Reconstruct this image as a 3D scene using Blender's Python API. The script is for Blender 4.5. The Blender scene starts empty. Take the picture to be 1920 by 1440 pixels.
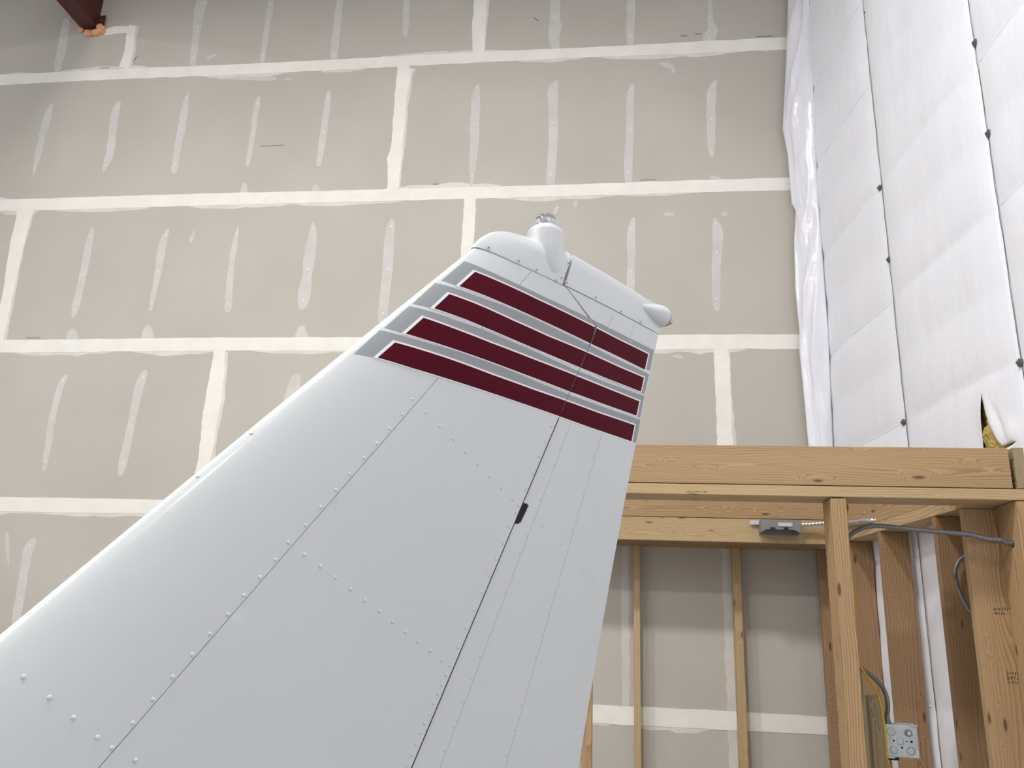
import bpy, bmesh, math, random
import numpy as np
from mathutils import Vector, Matrix, noise
from mathutils.geometry import delaunay_2d_cdt

# ------------------------------------------------------------------ camera, world, lights, exposure
S = bpy.context.scene
COL = S.collection
cam_d = bpy.data.cameras.new('camera')
cam_d.sensor_width = 36.0
cam_d.lens = 28.9027
cam_d.clip_start = 0.02
cam = bpy.data.objects.new('camera', cam_d)
COL.objects.link(cam)
RIGHT = Vector((0.992595, 0.115775, 0.036761))
UP = Vector((-0.001846, -0.28822, 0.957562))
FWD = Vector((-0.121457, 0.95054, 0.285872))
ZC = 1.7015
cam.matrix_world = Matrix(((RIGHT.x, UP.x, -FWD.x, 0), (RIGHT.y, UP.y, -FWD.y, 0), (RIGHT.z, UP.z, -FWD.z, ZC), (0, 0, 0, 1)))
S.camera = cam

W = bpy.data.worlds.new('world')
S.world = W
W.use_nodes = True
W.node_tree.nodes['Background'].inputs[0].default_value = (0.9, 0.95, 1.0, 1)
W.node_tree.nodes['Background'].inputs[1].default_value = 0.3

S.view_settings.view_transform = 'Standard'
S.view_settings.look = 'None'
S.view_settings.gamma = 1
S.view_settings.use_curve_mapping = False
S.view_settings.exposure = 0.04


def area(name, loc, power, size, color=(1, 0.97, 0.92), rot=(0, 0, 0), size_y=None):
    d = bpy.data.lights.new(name, 'AREA')
    d.energy = power
    d.color = color
    d.shape = 'RECTANGLE'
    d.size = size
    d.size_y = size_y or size
    o = bpy.data.objects.new(name, d)
    o.location = loc
    o.rotation_euler = rot
    COL.objects.link(o)
    return o


# high-bay lamps under the hangar roof; the last is an added fill lamp
LAMPS = [(-0.8, 1.0, 210), (-4.3, 1.0, 130), (-4.3, -2.4, 150), (-7.8, 1.0, 80), (-7.8, -2.4, 130), (-7.8, -5.8, 130), (1.0, -2.4, 58)]
for x, y, pw in LAMPS:
    area('high_bay_or_fill_lamp', (x, y, 7.25), pw, 0.5, (1, 0.982, 0.95))

# ------------------------------------------------------------------ measured outlines, in metres
HINGE = [[0.1086,2.4599],[-0.0361,2.1901],[-0.1631,1.946],[-0.3155,1.6752],[-0.4335,1.4578]]
RUDDER_SEAMS = [[[0.015,2.1906],[-0.3594,1.4512]],[[0.1465,2.1896],[-0.1725,1.4343]]]
STRIPES = [{'g':[[-0.349,2.4875],[-0.3002,2.4828],[-0.2149,2.4778],[-0.1113,2.4755],[-0.0017,2.476],[0.1128,2.4775],[0.2491,2.4792],[0.4004,2.4833],[0.3801,2.4167],[0.2159,2.4108],[0.0758,2.4098],[-0.0628,2.4112],[-0.129,2.4119],[-0.2145,2.4135],[-0.3026,2.4157],[-0.3701,2.4166],[-0.4114,2.4196]],'m':[[-0.3255,2.4664],[-0.2487,2.4634],[-0.1303,2.46],[0.0061,2.4594],[0.1102,2.459],[0.2142,2.4586],[0.3685,2.4619],[0.3504,2.4113],[0.2159,2.4108],[0.0758,2.4098],[-0.0628,2.4112],[-0.129,2.4119],[-0.2145,2.4135],[-0.3026,2.4157],[-0.3701,2.4166]]},{'g':[[-0.4272,2.4088],[-0.3982,2.4082],[-0.3232,2.407],[-0.2487,2.4085],[-0.1289,2.407],[-0.0278,2.4047],[0.076,2.4041],[0.2162,2.4024],[0.3755,2.405],[0.3529,2.3408],[0.1675,2.333],[0.0333,2.3333],[-0.0867,2.332],[-0.1885,2.3334],[-0.3022,2.3383],[-0.3537,2.3409],[-0.4374,2.343],[-0.4848,2.342]],'m':[[-0.3976,2.3886],[-0.3234,2.3866],[-0.2139,2.381],[-0.0886,2.3783],[0.073,2.3818],[0.217,2.3827],[0.3464,2.3869],[0.3314,2.3431],[0.1674,2.3368],[0.0332,2.3342],[-0.0868,2.3338],[-0.1886,2.3347],[-0.3022,2.3383],[-0.3537,2.3409],[-0.4374,2.343]]},{'g':[[-0.4933,2.3334],[-0.4464,2.3333],[-0.383,2.3315],[-0.3074,2.3317],[-0.1883,2.3283],[-0.0865,2.3259],[0.0189,2.3234],[0.1678,2.3258],[0.3512,2.3353],[0.3313,2.2691],[0.1539,2.2628],[-0.0072,2.26],[-0.1854,2.2613],[-0.3316,2.2628],[-0.4478,2.2647],[-0.5074,2.2659],[-0.5508,2.2691]],'m':[[-0.4643,2.3134],[-0.3829,2.31],[-0.2797,2.3068],[-0.125,2.3065],[0.0269,2.3085],[0.1685,2.3101],[0.3248,2.3137],[0.3103,2.2703],[0.1538,2.2651],[-0.0073,2.2622],[-0.1854,2.2625],[-0.3317,2.2637],[-0.4478,2.2647],[-0.5074,2.2659]]},{'g':[[-0.5613,2.2606],[-0.5196,2.2596],[-0.4477,2.2587],[-0.3622,2.2616],[-0.2442,2.2599],[-0.1354,2.256],[-0.0069,2.2542],[0.1541,2.2572],[0.3315,2.2631],[0.3105,2.1946],[0.2872,2.1944],[0.0932,2.1914],[-0.039,2.192],[-0.2409,2.1927],[-0.3796,2.1936],[-0.4908,2.1946],[-0.5708,2.1978],[-0.6176,2.1958]],'m':[[-0.5322,2.2399],[-0.4698,2.2392],[-0.3814,2.2377],[-0.2713,2.2344],[-0.1214,2.2336],[-0.0131,2.2353],[0.1306,2.2364],[0.302,2.2418],[0.2872,2.1944],[0.0932,2.1914],[-0.039,2.192],[-0.2409,2.1927],[-0.3796,2.1936],[-0.4908,2.1946],[-0.5708,2.1978]]}]
RIVETS_FIN = [[-0.4892,2.1296],[-0.512,2.0938],[-0.5396,2.0598],[-0.5669,2.0263],[-0.5938,1.9934],[-0.6214,1.9586],[-0.648,1.9263],[-0.6757,1.8923],[-0.7028,1.858],[-0.7322,1.8263],[-0.753,1.796],[-0.7772,1.7665],[-0.8014,1.7371],[-0.8245,1.7074],[-0.8495,1.678],[-0.8737,1.6481],[-0.8984,1.6174],[-0.9223,1.5872],[-0.946,1.5575],[-0.9699,1.5273],[-0.4531,2.1108],[-0.4153,2.0897],[-0.3776,2.0704],[-0.3413,2.0502],[-0.3038,2.0308],[-0.2665,2.0108],[-0.2281,1.9915],[-0.19,1.9715],[-0.7001,1.8092],[-0.6672,1.7924],[-0.6353,1.7759],[-0.6012,1.7582],[-0.5694,1.7409],[-0.5354,1.724],[-0.5028,1.7067],[-0.4705,1.6898],[-0.4374,1.6735],[-0.4047,1.6577],[-0.3723,1.6405],[-0.3513,1.6307],[-1.0899,1.6188],[-1.0564,1.5931],[-1.0239,1.5674],[-0.9902,1.5415],[-0.9357,1.5095],[-0.0633,2.1609],[-0.0851,2.1209],[-0.1054,2.0821],[-0.1259,2.0418],[-0.1468,2.0024],[-0.1696,1.9615],[-0.1775,1.9448],[-0.1964,1.9116],[-0.2145,1.8764],[-0.2339,1.8415],[-0.2535,1.8063],[-0.2725,1.7716],[-0.2924,1.7363],[-0.3117,1.7009],[-0.331,1.6646],[-0.3598,1.6144],[-0.3687,1.5964],[-0.3777,1.5806],[-0.3872,1.5641],[-0.3965,1.5473],[-0.4063,1.5304],[-0.4146,1.5146],[-0.424,1.4968],[-0.4333,1.4798],[-0.4424,1.463],[-0.3537,2.4863],[-0.392,2.4456],[-0.4303,2.4047],[-0.4686,2.3624],[-0.5257,2.3031],[-0.8046,2.0044],[-0.8856,1.9178]]
RIVETS_RUDDER = [[-0.0069,2.157],[-0.0279,2.1153],[-0.0491,2.072],[-0.0707,2.0292],[-0.0926,1.9857],[-0.1147,1.9427],[-0.1371,1.9009],[-0.1579,1.8587],[-0.1797,1.816],[-0.2008,1.7751],[-0.2228,1.7322],[-0.2439,1.6896],[-0.2659,1.6473],[-0.288,1.6065],[-0.3099,1.565],[-0.331,1.5231],[-0.3519,1.4812],[0.1295,2.1655],[0.1103,2.1197],[0.0906,2.0717],[0.0703,2.0247],[0.0506,1.9771],[0.0315,1.9308],[0.0108,1.8831],[-0.0081,1.8356],[-0.0274,1.7877],[-0.0481,1.7405],[-0.0691,1.693],[-0.0884,1.6453],[-0.1089,1.599],[-0.1295,1.5516],[-0.1494,1.5042],[-0.1702,1.4569],[-0.1381,1.9551],[-0.082,1.9264],[-0.0473,1.9099],[-0.0117,1.8931],[0.0472,1.8643],[0.0845,1.8476],[0.1242,1.8287],[0.2907,2.1555],[0.2761,2.1101],[0.2606,2.0633],[0.2469,2.015],[0.2321,1.9689],[0.2177,1.9205],[0.2036,1.8738],[0.1886,1.8262],[0.1741,1.7784],[0.1587,1.731],[0.1437,1.6836],[0.128,1.6349],[0.1116,1.588],[0.0966,1.5423],[0.079,1.494],[0.064,1.4468],[0.1813,2.5082],[0.1671,2.478],[0.2861,2.4993],[0.2731,2.472]]
SCREWS_CAP = [[-0.2831,2.5427],[-0.1948,2.5385],[-0.1341,2.5359],[-0.0615,2.5334],[-0.0415,2.547],[-0.0174,2.5952]]
SCREWS_RCAP = [[-0.0217,2.5412],[0.1015,2.5424],[0.2216,2.5426],[0.3234,2.5449]]
PATCHES = [[[-4.812,6.692],[-4.799,6.441],[-4.797,6.195],[-4.715,6.171],[-4.716,6.418],[-4.728,6.671]],[[-3.583,6.849],[-3.596,6.702],[-3.561,6.446],[-3.557,6.178],[-3.489,6.164],[-3.502,6.435],[-3.496,6.675],[-3.474,6.804]],[[-2.934,6.792],[-2.932,6.572],[-2.929,6.164],[-2.881,6.154],[-2.879,6.56],[-2.875,6.778]],[[-2.325,6.751],[-2.324,6.426],[-2.321,6.152],[-2.252,6.141],[-2.259,6.415],[-2.259,6.738]],[[-1.742,6.709],[-1.728,6.494],[-1.719,6.356],[-1.678,6.35],[-1.673,6.488],[-1.682,6.703]],[[-0.509,6.628],[-0.508,6.417],[-0.516,6.37],[-0.518,6.263],[-0.489,6.142],[-0.422,6.153],[-0.432,6.258],[-0.404,6.354],[-0.431,6.412],[-0.422,6.617]],[[0.107,6.587],[0.104,6.379],[0.105,6.145],[0.164,6.142],[0.167,6.374],[0.183,6.577]],[[0.74,6.543],[0.734,6.336],[0.744,6.266],[0.696,6.211],[0.691,6.144],[0.797,6.153],[0.787,6.166],[0.817,6.256],[0.774,6.34],[0.781,6.54]],[[-4.755,5.831],[-4.787,5.691],[-4.783,5.532],[-4.782,5.352],[-4.766,5.157],[-4.741,5.15],[-4.723,5.336],[-4.722,5.514],[-4.707,5.664],[-4.714,5.816]],[[-4.138,5.83],[-4.179,5.713],[-4.154,5.503],[-4.144,5.332],[-4.152,5.181],[-4.114,5.165],[-4.067,5.31],[-4.086,5.493],[-4.1,5.693],[-4.099,5.813]],[[-3.524,5.894],[-3.555,5.76],[-3.55,5.557],[-3.552,5.356],[-3.548,5.148],[-3.487,5.137],[-3.495,5.343],[-3.479,5.541],[-3.492,5.746],[-3.51,5.89]],[[-2.911,5.815],[-2.922,5.679],[-2.916,5.478],[-2.92,5.306],[-2.918,5.179],[-2.887,5.171],[-2.874,5.296],[-2.87,5.469],[-2.871,5.669],[-2.873,5.806]],[[-2.315,5.837],[-2.321,5.702],[-2.327,5.48],[-2.333,5.309],[-2.332,5.163],[-2.284,5.155],[-2.279,5.298],[-2.268,5.468],[-2.267,5.692],[-2.275,5.83]],[[-1.078,5.853],[-1.117,5.77],[-1.111,5.499],[-1.103,5.213],[-1.089,4.942],[-1.06,4.939],[-1.04,5.207],[-1.035,5.493],[-1.048,5.76],[-1.052,5.844]],[[-0.447,5.856],[-0.518,5.796],[-0.502,5.615],[-0.49,5.377],[-0.495,5.145],[-0.506,4.93],[-0.433,4.923],[-0.429,5.138],[-0.42,5.373],[-0.427,5.613],[-0.427,5.774],[-0.426,5.838]],[[0.133,5.789],[0.098,5.686],[0.103,5.4],[0.084,5.169],[0.08,4.941],[0.147,4.939],[0.144,5.164],[0.159,5.396],[0.159,5.68],[0.165,5.778]],[[0.762,5.793],[0.704,5.685],[0.701,5.467],[0.697,5.282],[0.707,5.135],[0.749,5.135],[0.76,5.28],[0.768,5.464],[0.779,5.67],[0.792,5.779]],[[-4.148,4.642],[-4.165,4.508],[-4.16,4.267],[-4.163,4.074],[-4.168,3.904],[-4.114,3.891],[-4.099,4.059],[-4.1,4.255],[-4.099,4.494],[-4.105,4.631]],[[-3.495,4.628],[-3.55,4.521],[-3.534,4.288],[-3.531,4.108],[-3.53,3.948],[-3.495,3.941],[-3.487,4.099],[-3.475,4.277],[-3.474,4.501],[-3.468,4.616]],[[-2.912,4.629],[-2.933,4.503],[-2.939,4.299],[-2.93,4.098],[-2.92,3.936],[-2.855,3.932],[-2.874,4.093],[-2.887,4.292],[-2.889,4.494],[-2.894,4.625]],[[-2.309,4.658],[-2.32,4.558],[-2.35,4.338],[-2.324,4.223],[-2.356,4.098],[-2.345,3.965],[-2.269,3.952],[-2.246,4.078],[-2.265,4.215],[-2.248,4.321],[-2.251,4.549],[-2.292,4.659]],[[-1.691,4.662],[-1.724,4.545],[-1.714,4.278],[-1.716,4.063],[-1.717,3.829],[-1.644,3.822],[-1.643,4.054],[-1.632,4.271],[-1.649,4.535],[-1.65,4.651]],[[0.13,4.628],[0.1,4.502],[0.107,4.329],[0.097,4.037],[0.154,4.035],[0.161,4.328],[0.162,4.497],[0.165,4.622]],[[0.719,4.601],[0.712,4.516],[0.711,4.361],[0.697,4.152],[0.7,3.906],[0.751,3.908],[0.756,4.15],[0.778,4.357],[0.795,4.523],[0.748,4.61]],[[-4.122,3.423],[-4.162,3.338],[-4.172,3.105],[-4.161,2.901],[-4.147,2.697],[-4.108,2.691],[-4.105,2.894],[-4.12,3.096],[-4.105,3.321],[-4.084,3.404]],[[-3.49,3.456],[-3.537,3.361],[-3.535,3.11],[-3.544,2.911],[-3.558,2.682],[-3.495,2.669],[-3.477,2.898],[-3.475,3.1],[-3.46,3.341],[-3.448,3.438]],[[-2.321,3.418],[-2.34,3.348],[-2.371,3.208],[-2.285,3.178],[-2.244,3.319],[-2.248,3.403]],[[-4.33,2.228],[-4.299,2.116],[-4.255,2.005],[-4.243,2.006],[-4.267,2.118],[-4.297,2.23]],[[-4.122,2.201],[-4.169,2.13],[-4.149,1.903],[-4.146,1.615],[-4.065,1.607],[-4.087,1.896],[-4.085,2.112],[-4.071,2.177]],[[-4.164,3.772],[-4.164,3.686],[-4.049,3.68],[-4.075,3.767]],[[-3.547,3.798],[-3.549,3.682],[-3.436,3.678],[-3.469,3.795]],[[-2.328,3.786],[-2.341,3.686],[-2.226,3.68],[-2.254,3.782]],[[-2.924,5.005],[-2.93,4.921],[-2.867,4.912],[-2.879,4.999]],[[-2.34,4.975],[-2.342,4.914],[-2.273,4.912],[-2.288,4.973]],[[-3.265,4.611],[-3.292,4.561],[-3.289,4.505],[-3.271,4.499],[-3.248,4.543],[-3.248,4.604]],[[0.369,5.948],[0.44,5.91],[0.451,5.967],[0.375,5.976]],[[0.443,5.919],[0.45,5.87],[0.471,5.869],[0.48,5.917]],[[0.38,4.647],[0.437,4.639],[0.438,4.674],[0.38,4.669]],[[0.785,4.637],[0.816,4.632],[0.814,4.67],[0.784,4.658]],[[0.416,3.552],[0.473,3.537],[0.477,3.568],[0.418,3.568]],[[0.81,4.936],[0.739,4.966],[0.714,4.946],[0.716,4.858]],[[-3.386,6.205],[-3.321,6.241],[-3.332,6.261],[-3.399,6.23]],[[-3.266,6.002],[-2.768,5.959],[-2.775,6.011],[-3.269,6.018]],[[-2.682,5.965],[-2.626,5.957],[-2.63,5.988],[-2.684,5.986]],[[-0.29,4.785],[-0.293,4.74],[-0.27,4.734],[-0.258,4.777]],[[-0.426,4.747],[-0.447,4.695],[-0.417,4.681],[-0.4,4.734]],[[-0.454,4.635],[-0.447,4.556],[-0.411,4.555],[-0.407,4.634]],[[1.101,6.055],[1.18,6.018],[1.184,6.032],[1.107,6.073]]]
VJOINTS = [[[-4.174,6.607],[-4.174,6.485],[-4.166,6.323],[-4.182,6.177],[-4.092,6.145],[-4.086,6.301],[-4.098,6.468],[-4.103,6.589]],[[-1.141,6.672],[-1.142,6.514],[-1.143,6.354],[-1.122,6.113],[-1.043,6.109],[-1.045,6.343],[-1.035,6.497],[-1.034,6.656]],[[-1.741,6.057],[-1.741,5.982],[-1.739,5.677],[-1.729,5.336],[-1.756,5.193],[-1.725,4.915],[-1.649,4.911],[-1.653,5.179],[-1.643,5.321],[-1.642,5.663],[-1.625,5.958],[-1.609,6.015]],[[-4.826,4.868],[-4.817,4.746],[-4.819,4.526],[-4.79,4.196],[-4.759,3.922],[-4.743,3.7],[-4.687,3.689],[-4.684,3.91],[-4.696,4.18],[-4.714,4.502],[-4.691,4.71],[-4.68,4.83]],[[-1.109,4.82],[-1.121,4.663],[-1.12,4.354],[-1.048,4.348],[-1.047,4.657],[-1.06,4.815]],[[-2.945,3.607],[-2.954,3.442],[-2.963,3.28],[-2.963,3.036],[-2.933,2.838],[-2.961,2.688],[-2.856,2.666],[-2.851,2.827],[-2.847,3.023],[-2.838,3.261],[-2.845,3.428],[-2.861,3.596]],[[0.694,3.605],[0.694,3.282],[0.695,3.093],[0.695,2.908],[0.8,2.918],[0.786,3.1],[0.779,3.286],[0.78,3.608]],[[-4.383,6.508],[-4.287,6.519],[-4.196,6.521],[-4.123,6.493],[-4.119,6.568],[-4.204,6.593],[-4.312,6.597],[-4.406,6.563]]]
VOFF = [[0.743,2.23],[0.71,0.954],[0.097,2.213],[0.08,1.253]]
BEAM = [[-4.592,6.575],[-4.451,6.595],[-4.484,6.692],[-4.472,6.89],[-4.927,6.92],[-4.745,6.908]]
FOAM = [[-4.601,6.57],[-4.532,6.527],[-4.463,6.529],[-4.416,6.542],[-4.423,6.582]]
FASTENERS = [[4.358,5.381],[4.398,3.752],[5.286,5.206],[3.343,4.328],[3.344,3.856],[5.321,3.656],[4.425,2.825],[4.419,4.214],[3.36,2.806]]
TEAR = [[3.682,2.766],[3.67,2.688],[3.657,2.618],[3.628,2.56],[3.603,2.512],[3.611,2.496],[3.757,2.527],[3.728,2.631],[3.707,2.698]]
FLAPEDGE = [[1.344,6.446],[1.308,5.958],[1.259,5.491],[1.241,5.309],[1.266,5.085],[1.27,4.694],[1.295,4.63],[1.27,4.4],[1.256,4.035],[1.265,3.72],[1.256,3.567],[1.267,3.194],[1.273,2.92]]
FOLD = [[5.115,6.15],[5.276,5.199],[5.318,4.621],[5.321,3.656],[5.447,2.916]]
C1 = [[0.967,3.6,2.11],[0.992,3.58,2.139],[1.03,3.56,2.157],[1.08,3.55,2.164],[1.149,3.54,2.158],[1.224,3.52,2.148],[1.318,3.5,2.138],[1.404,3.49,2.13],[1.47,3.485,2.114],[1.525,3.485,2.109],[1.543,3.485,2.1]]
C2 = [[1.548,3.8,2.089],[1.503,3.8,2.072],[1.47,3.79,2.046],[1.45,3.78,2],[1.447,3.76,1.943],[1.458,3.75,1.889],[1.478,3.74,1.842],[1.505,3.73,1.815]]
C3 = [[0.942,3.5,1.632],[0.965,3.52,1.605],[1.004,3.55,1.582],[1.046,3.58,1.55],[1.069,3.6,1.515],[1.075,3.6,1.476],[1.073,3.6,1.427]]
Y1 = [[0.989,3.6,2.284],[0.974,3.57,2.243],[0.953,3.55,2.185]]
Y2 = [[0.948,3.55,2.001],[0.959,3.54,1.938],[0.963,3.54,1.886],[0.964,3.55,1.814]]
Y3 = [[0.94,3.49,1.636],[0.967,3.5,1.594],[0.997,3.52,1.555],[1.021,3.54,1.512],[1.036,3.55,1.449],[1.04,3.55,1.382],[1.042,3.56,1.287],[1.052,3.57,1.248],[1.057,3.58,1.191]]
COIL = [[1.09,5.045,2.361],[1.189,5.04,2.359],[1.337,5.03,2.358],[1.426,5.03,2.357],[1.492,5.03,2.365]]
LEZ = [0.0163,0.8583,-2.5961]
TEZ = [0.038,0.1504,-0.2019]
HINGEZ = [0.5413,-1.2211]
SPARZ = [0.8137,-2.207]

# ------------------------------------------------------------------ materials
def nodes_mat(name, base=(0.8, 0.8, 0.8), rough=0.5, metal=0.0, spec=0.5, coat=0.0):
    m = bpy.data.materials.new(name)
    m.use_nodes = True
    b = m.node_tree.nodes['Principled BSDF']
    b.inputs['Base Color'].default_value = (*base, 1)
    b.inputs['Roughness'].default_value = rough
    b.inputs['Metallic'].default_value = metal
    b.inputs['Specular IOR Level'].default_value = spec
    b.inputs['Coat Weight'].default_value = coat
    b.inputs['Coat Roughness'].default_value = 0.12
    return m, m.node_tree, b


def srgb(r, g, b):
    f = lambda c: c / 12.92 if c <= 0.04045 else ((c + 0.055) / 1.055) ** 2.4
    return (f(r / 255), f(g / 255), f(b / 255))


def mottled(name, c1, c2, scale, rough, bump=0.0, bscale=200.0, metal=0.0, spec=0.5, stretch=(1, 1, 1), coat=0.0, detail=4, bdist=0.002):
    m, t, b = nodes_mat(name, c1, rough, metal, spec, coat)
    N, L = t.nodes, t.links
    tc = N.new('ShaderNodeTexCoord')
    mp = N.new('ShaderNodeMapping')
    mp.inputs['Scale'].default_value = stretch
    L.new(tc.outputs['Object'], mp.inputs[0])
    nz = N.new('ShaderNodeTexNoise')
    nz.inputs['Scale'].default_value = scale
    nz.inputs['Detail'].default_value = detail
    L.new(mp.outputs[0], nz.inputs['Vector'])
    cr = N.new('ShaderNodeValToRGB')
    cr.color_ramp.elements[0].position = 0.3
    cr.color_ramp.elements[1].position = 0.7
    cr.color_ramp.elements[0].color = (*c1, 1)
    cr.color_ramp.elements[1].color = (*c2, 1)
    L.new(nz.outputs['Fac'], cr.inputs[0])
    L.new(cr.outputs[0], b.inputs['Base Color'])
    if bump > 0:
        n2 = N.new('ShaderNodeTexNoise')
        n2.inputs['Scale'].default_value = bscale
        n2.inputs['Detail'].default_value = 3
        L.new(mp.outputs[0], n2.inputs['Vector'])
        bp = N.new('ShaderNodeBump')
        bp.inputs['Strength'].default_value = bump
        bp.inputs['Distance'].default_value = bdist
        L.new(n2.outputs['Fac'], bp.inputs['Height'])
        L.new(bp.outputs[0], b.inputs['Normal'])
    return m


def wood_mat(name, light, mid, dark, ring=46.0):
    m, t, b = nodes_mat(name, mid, 0.62, 0, 0.3)
    N, L = t.nodes, t.links
    tc = N.new('ShaderNodeTexCoord')
    oi = N.new('ShaderNodeObjectInfo')
    # every board gets its own place in the log
    off = N.new('ShaderNodeVectorMath'); off.operation = 'MULTIPLY'
    rnd = N.new('ShaderNodeCombineXYZ')
    for k, s in enumerate((37.0, 0.11, 0.09)):
        mu = N.new('ShaderNodeMath'); mu.operation = 'MULTIPLY'; mu.inputs[1].default_value = s
        L.new(oi.outputs['Random'], mu.inputs[0]); L.new(mu.outputs[0], rnd.inputs[k])
    add = N.new('ShaderNodeVectorMath'); add.operation = 'ADD'
    L.new(tc.outputs['Object'], add.inputs[0]); L.new(rnd.outputs[0], add.inputs[1])
    # slow warp along the length
    mp = N.new('ShaderNodeMapping'); mp.inputs['Scale'].default_value = (1.5, 5.0, 5.0)
    L.new(add.outputs[0], mp.inputs[0])
    wn = N.new('ShaderNodeTexNoise'); wn.inputs['Scale'].default_value = 1.0; wn.inputs['Detail'].default_value = 2.5
    wn.inputs['Roughness'].default_value = 0.45
    L.new(mp.outputs[0], wn.inputs['Vector'])
    sub = N.new('ShaderNodeVectorMath'); sub.operation = 'SUBTRACT'; sub.inputs[1].default_value = (0.5, 0.5, 0.5)
    L.new(wn.outputs['Color'], sub.inputs[0])
    sc = N.new('ShaderNodeVectorMath'); sc.operation = 'MULTIPLY'; sc.inputs[1].default_value = (0.0, 0.075, 0.075)
    L.new(sub.outputs[0], sc.inputs[0])
    # knots
    vm = N.new('ShaderNodeMapping'); vm.inputs['Scale'].default_value = (4.2, 15.0, 15.0)
    L.new(add.outputs[0], vm.inputs[0])
    vo = N.new('ShaderNodeTexVoronoi'); vo.inputs['Scale'].default_value = 1.0
    L.new(vm.outputs[0], vo.inputs['Vector'])
    kr = N.new('ShaderNodeMapRange'); kr.inputs['From Min'].default_value = 0.07; kr.inputs['From Max'].default_value = 0.14
    kr.inputs['To Min'].default_value = 1.0; kr.inputs['To Max'].default_value = 0.0
    L.new(vo.outputs['Distance'], kr.inputs[0])
    kw = N.new('ShaderNodeMapRange'); kw.inputs['From Min'].default_value = 0.0; kw.inputs['From Max'].default_value = 0.45
    kw.inputs['To Min'].default_value = 0.05; kw.inputs['To Max'].default_value = 0.0
    kw.interpolation_type = 'SMOOTHSTEP'
    L.new(vo.outputs['Distance'], kw.inputs[0])
    a2 = N.new('ShaderNodeVectorMath'); a2.operation = 'ADD'
    L.new(add.outputs[0], a2.inputs[0]); L.new(sc.outputs[0], a2.inputs[1])
    kc = N.new('ShaderNodeCombineXYZ'); L.new(kw.outputs[0], kc.inputs[1]); L.new(kw.outputs[0], kc.inputs[2])
    a3 = N.new('ShaderNodeVectorMath'); a3.operation = 'ADD'
    L.new(a2.outputs[0], a3.inputs[0]); L.new(kc.outputs[0], a3.inputs[1])
    # growth rings about the log axis
    wv = N.new('ShaderNodeTexWave'); wv.wave_type = 'RINGS'; wv.rings_direction = 'X'; wv.wave_profile = 'SAW'
    wv.inputs['Scale'].default_value = ring
    wv.inputs['Distortion'].default_value = 0.8
    wv.inputs['Detail'].default_value = 2
    wv.inputs['Detail Scale'].default_value = 0.6
    L.new(a3.outputs[0], wv.inputs['Vector'])
    cr = N.new('ShaderNodeValToRGB')
    e = cr.color_ramp.elements
    e[0].position = 0.0; e[0].color = (*light, 1)
    e[1].position = 0.97; e[1].color = (*dark, 1)
    x = e.new(0.55); x.color = (*mid, 1)
    x = e.new(1.0); x.color = (*light, 1)
    L.new(wv.outputs['Fac'], cr.inputs[0])
    # long fibres
    fm = N.new('ShaderNodeMapping'); fm.inputs['Scale'].default_value = (4, 220, 220)
    L.new(add.outputs[0], fm.inputs[0])
    fn = N.new('ShaderNodeTexNoise'); fn.inputs['Scale'].default_value = 1.0; fn.inputs['Detail'].default_value = 3
    L.new(fm.outputs[0], fn.inputs['Vector'])
    # broad tone shifts: sapwood and heartwood
    bm_ = N.new('ShaderNodeMapping'); bm_.inputs['Scale'].default_value = (0.7, 9, 9)
    L.new(add.outputs[0], bm_.inputs[0])
    bn = N.new('ShaderNodeTexNoise'); bn.inputs['Scale'].default_value = 1.0; bn.inputs['Detail'].default_value = 1
    L.new(bm_.outputs[0], bn.inputs['Vector'])
    mx0 = N.new('ShaderNodeMix'); mx0.data_type = 'RGBA'; mx0.blend_type = 'MIX'
    br = N.new('ShaderNodeMapRange'); br.inputs['From Min'].default_value = 0.35; br.inputs['From Max'].default_value = 0.7
    br.inputs['To Min'].default_value = 0.0; br.inputs['To Max'].default_value = 0.55
    L.new(bn.outputs['Fac'], br.inputs[0]); L.new(br.outputs[0], mx0.inputs[0])
    L.new(cr.outputs[0], mx0.inputs[6]); mx0.inputs[7].default_value = (*light, 1)
    mx = N.new('ShaderNodeMix'); mx.data_type = 'RGBA'; mx.blend_type = 'MULTIPLY'; mx.inputs[0].default_value = 0.35
    L.new(mx0.outputs[2], mx.inputs[6])
    fr = N.new('ShaderNodeMapRange'); fr.inputs['From Min'].default_value = 0.3; fr.inputs['From Max'].default_value = 0.7
    fr.inputs['To Min'].default_value = 0.65; fr.inputs['To Max'].default_value = 1.0
    L.new(fn.outputs['Fac'], fr.inputs[0]); L.new(fr.outputs[0], mx.inputs[7])
    mk = N.new('ShaderNodeMix'); mk.data_type = 'RGBA'
    kf = N.new('ShaderNodeMath'); kf.operation = 'MULTIPLY'; kf.inputs[1].default_value = 0.8
    L.new(kr.outputs[0], kf.inputs[0]); L.new(kf.outputs[0], mk.inputs[0])
    L.new(mx.outputs[2], mk.inputs[6]); mk.inputs[7].default_value = (dark[0] * 0.24, dark[1] * 0.19, dark[2] * 0.16, 1)
    L.new(mk.outputs[2], b.inputs['Base Color'])
    bp = N.new('ShaderNodeBump'); bp.inputs['Strength'].default_value = 0.25; bp.inputs['Distance'].default_value = 0.001
    L.new(fn.outputs['Fac'], bp.inputs['Height']); L.new(bp.outputs[0], b.inputs['Normal'])
    return m


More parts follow.
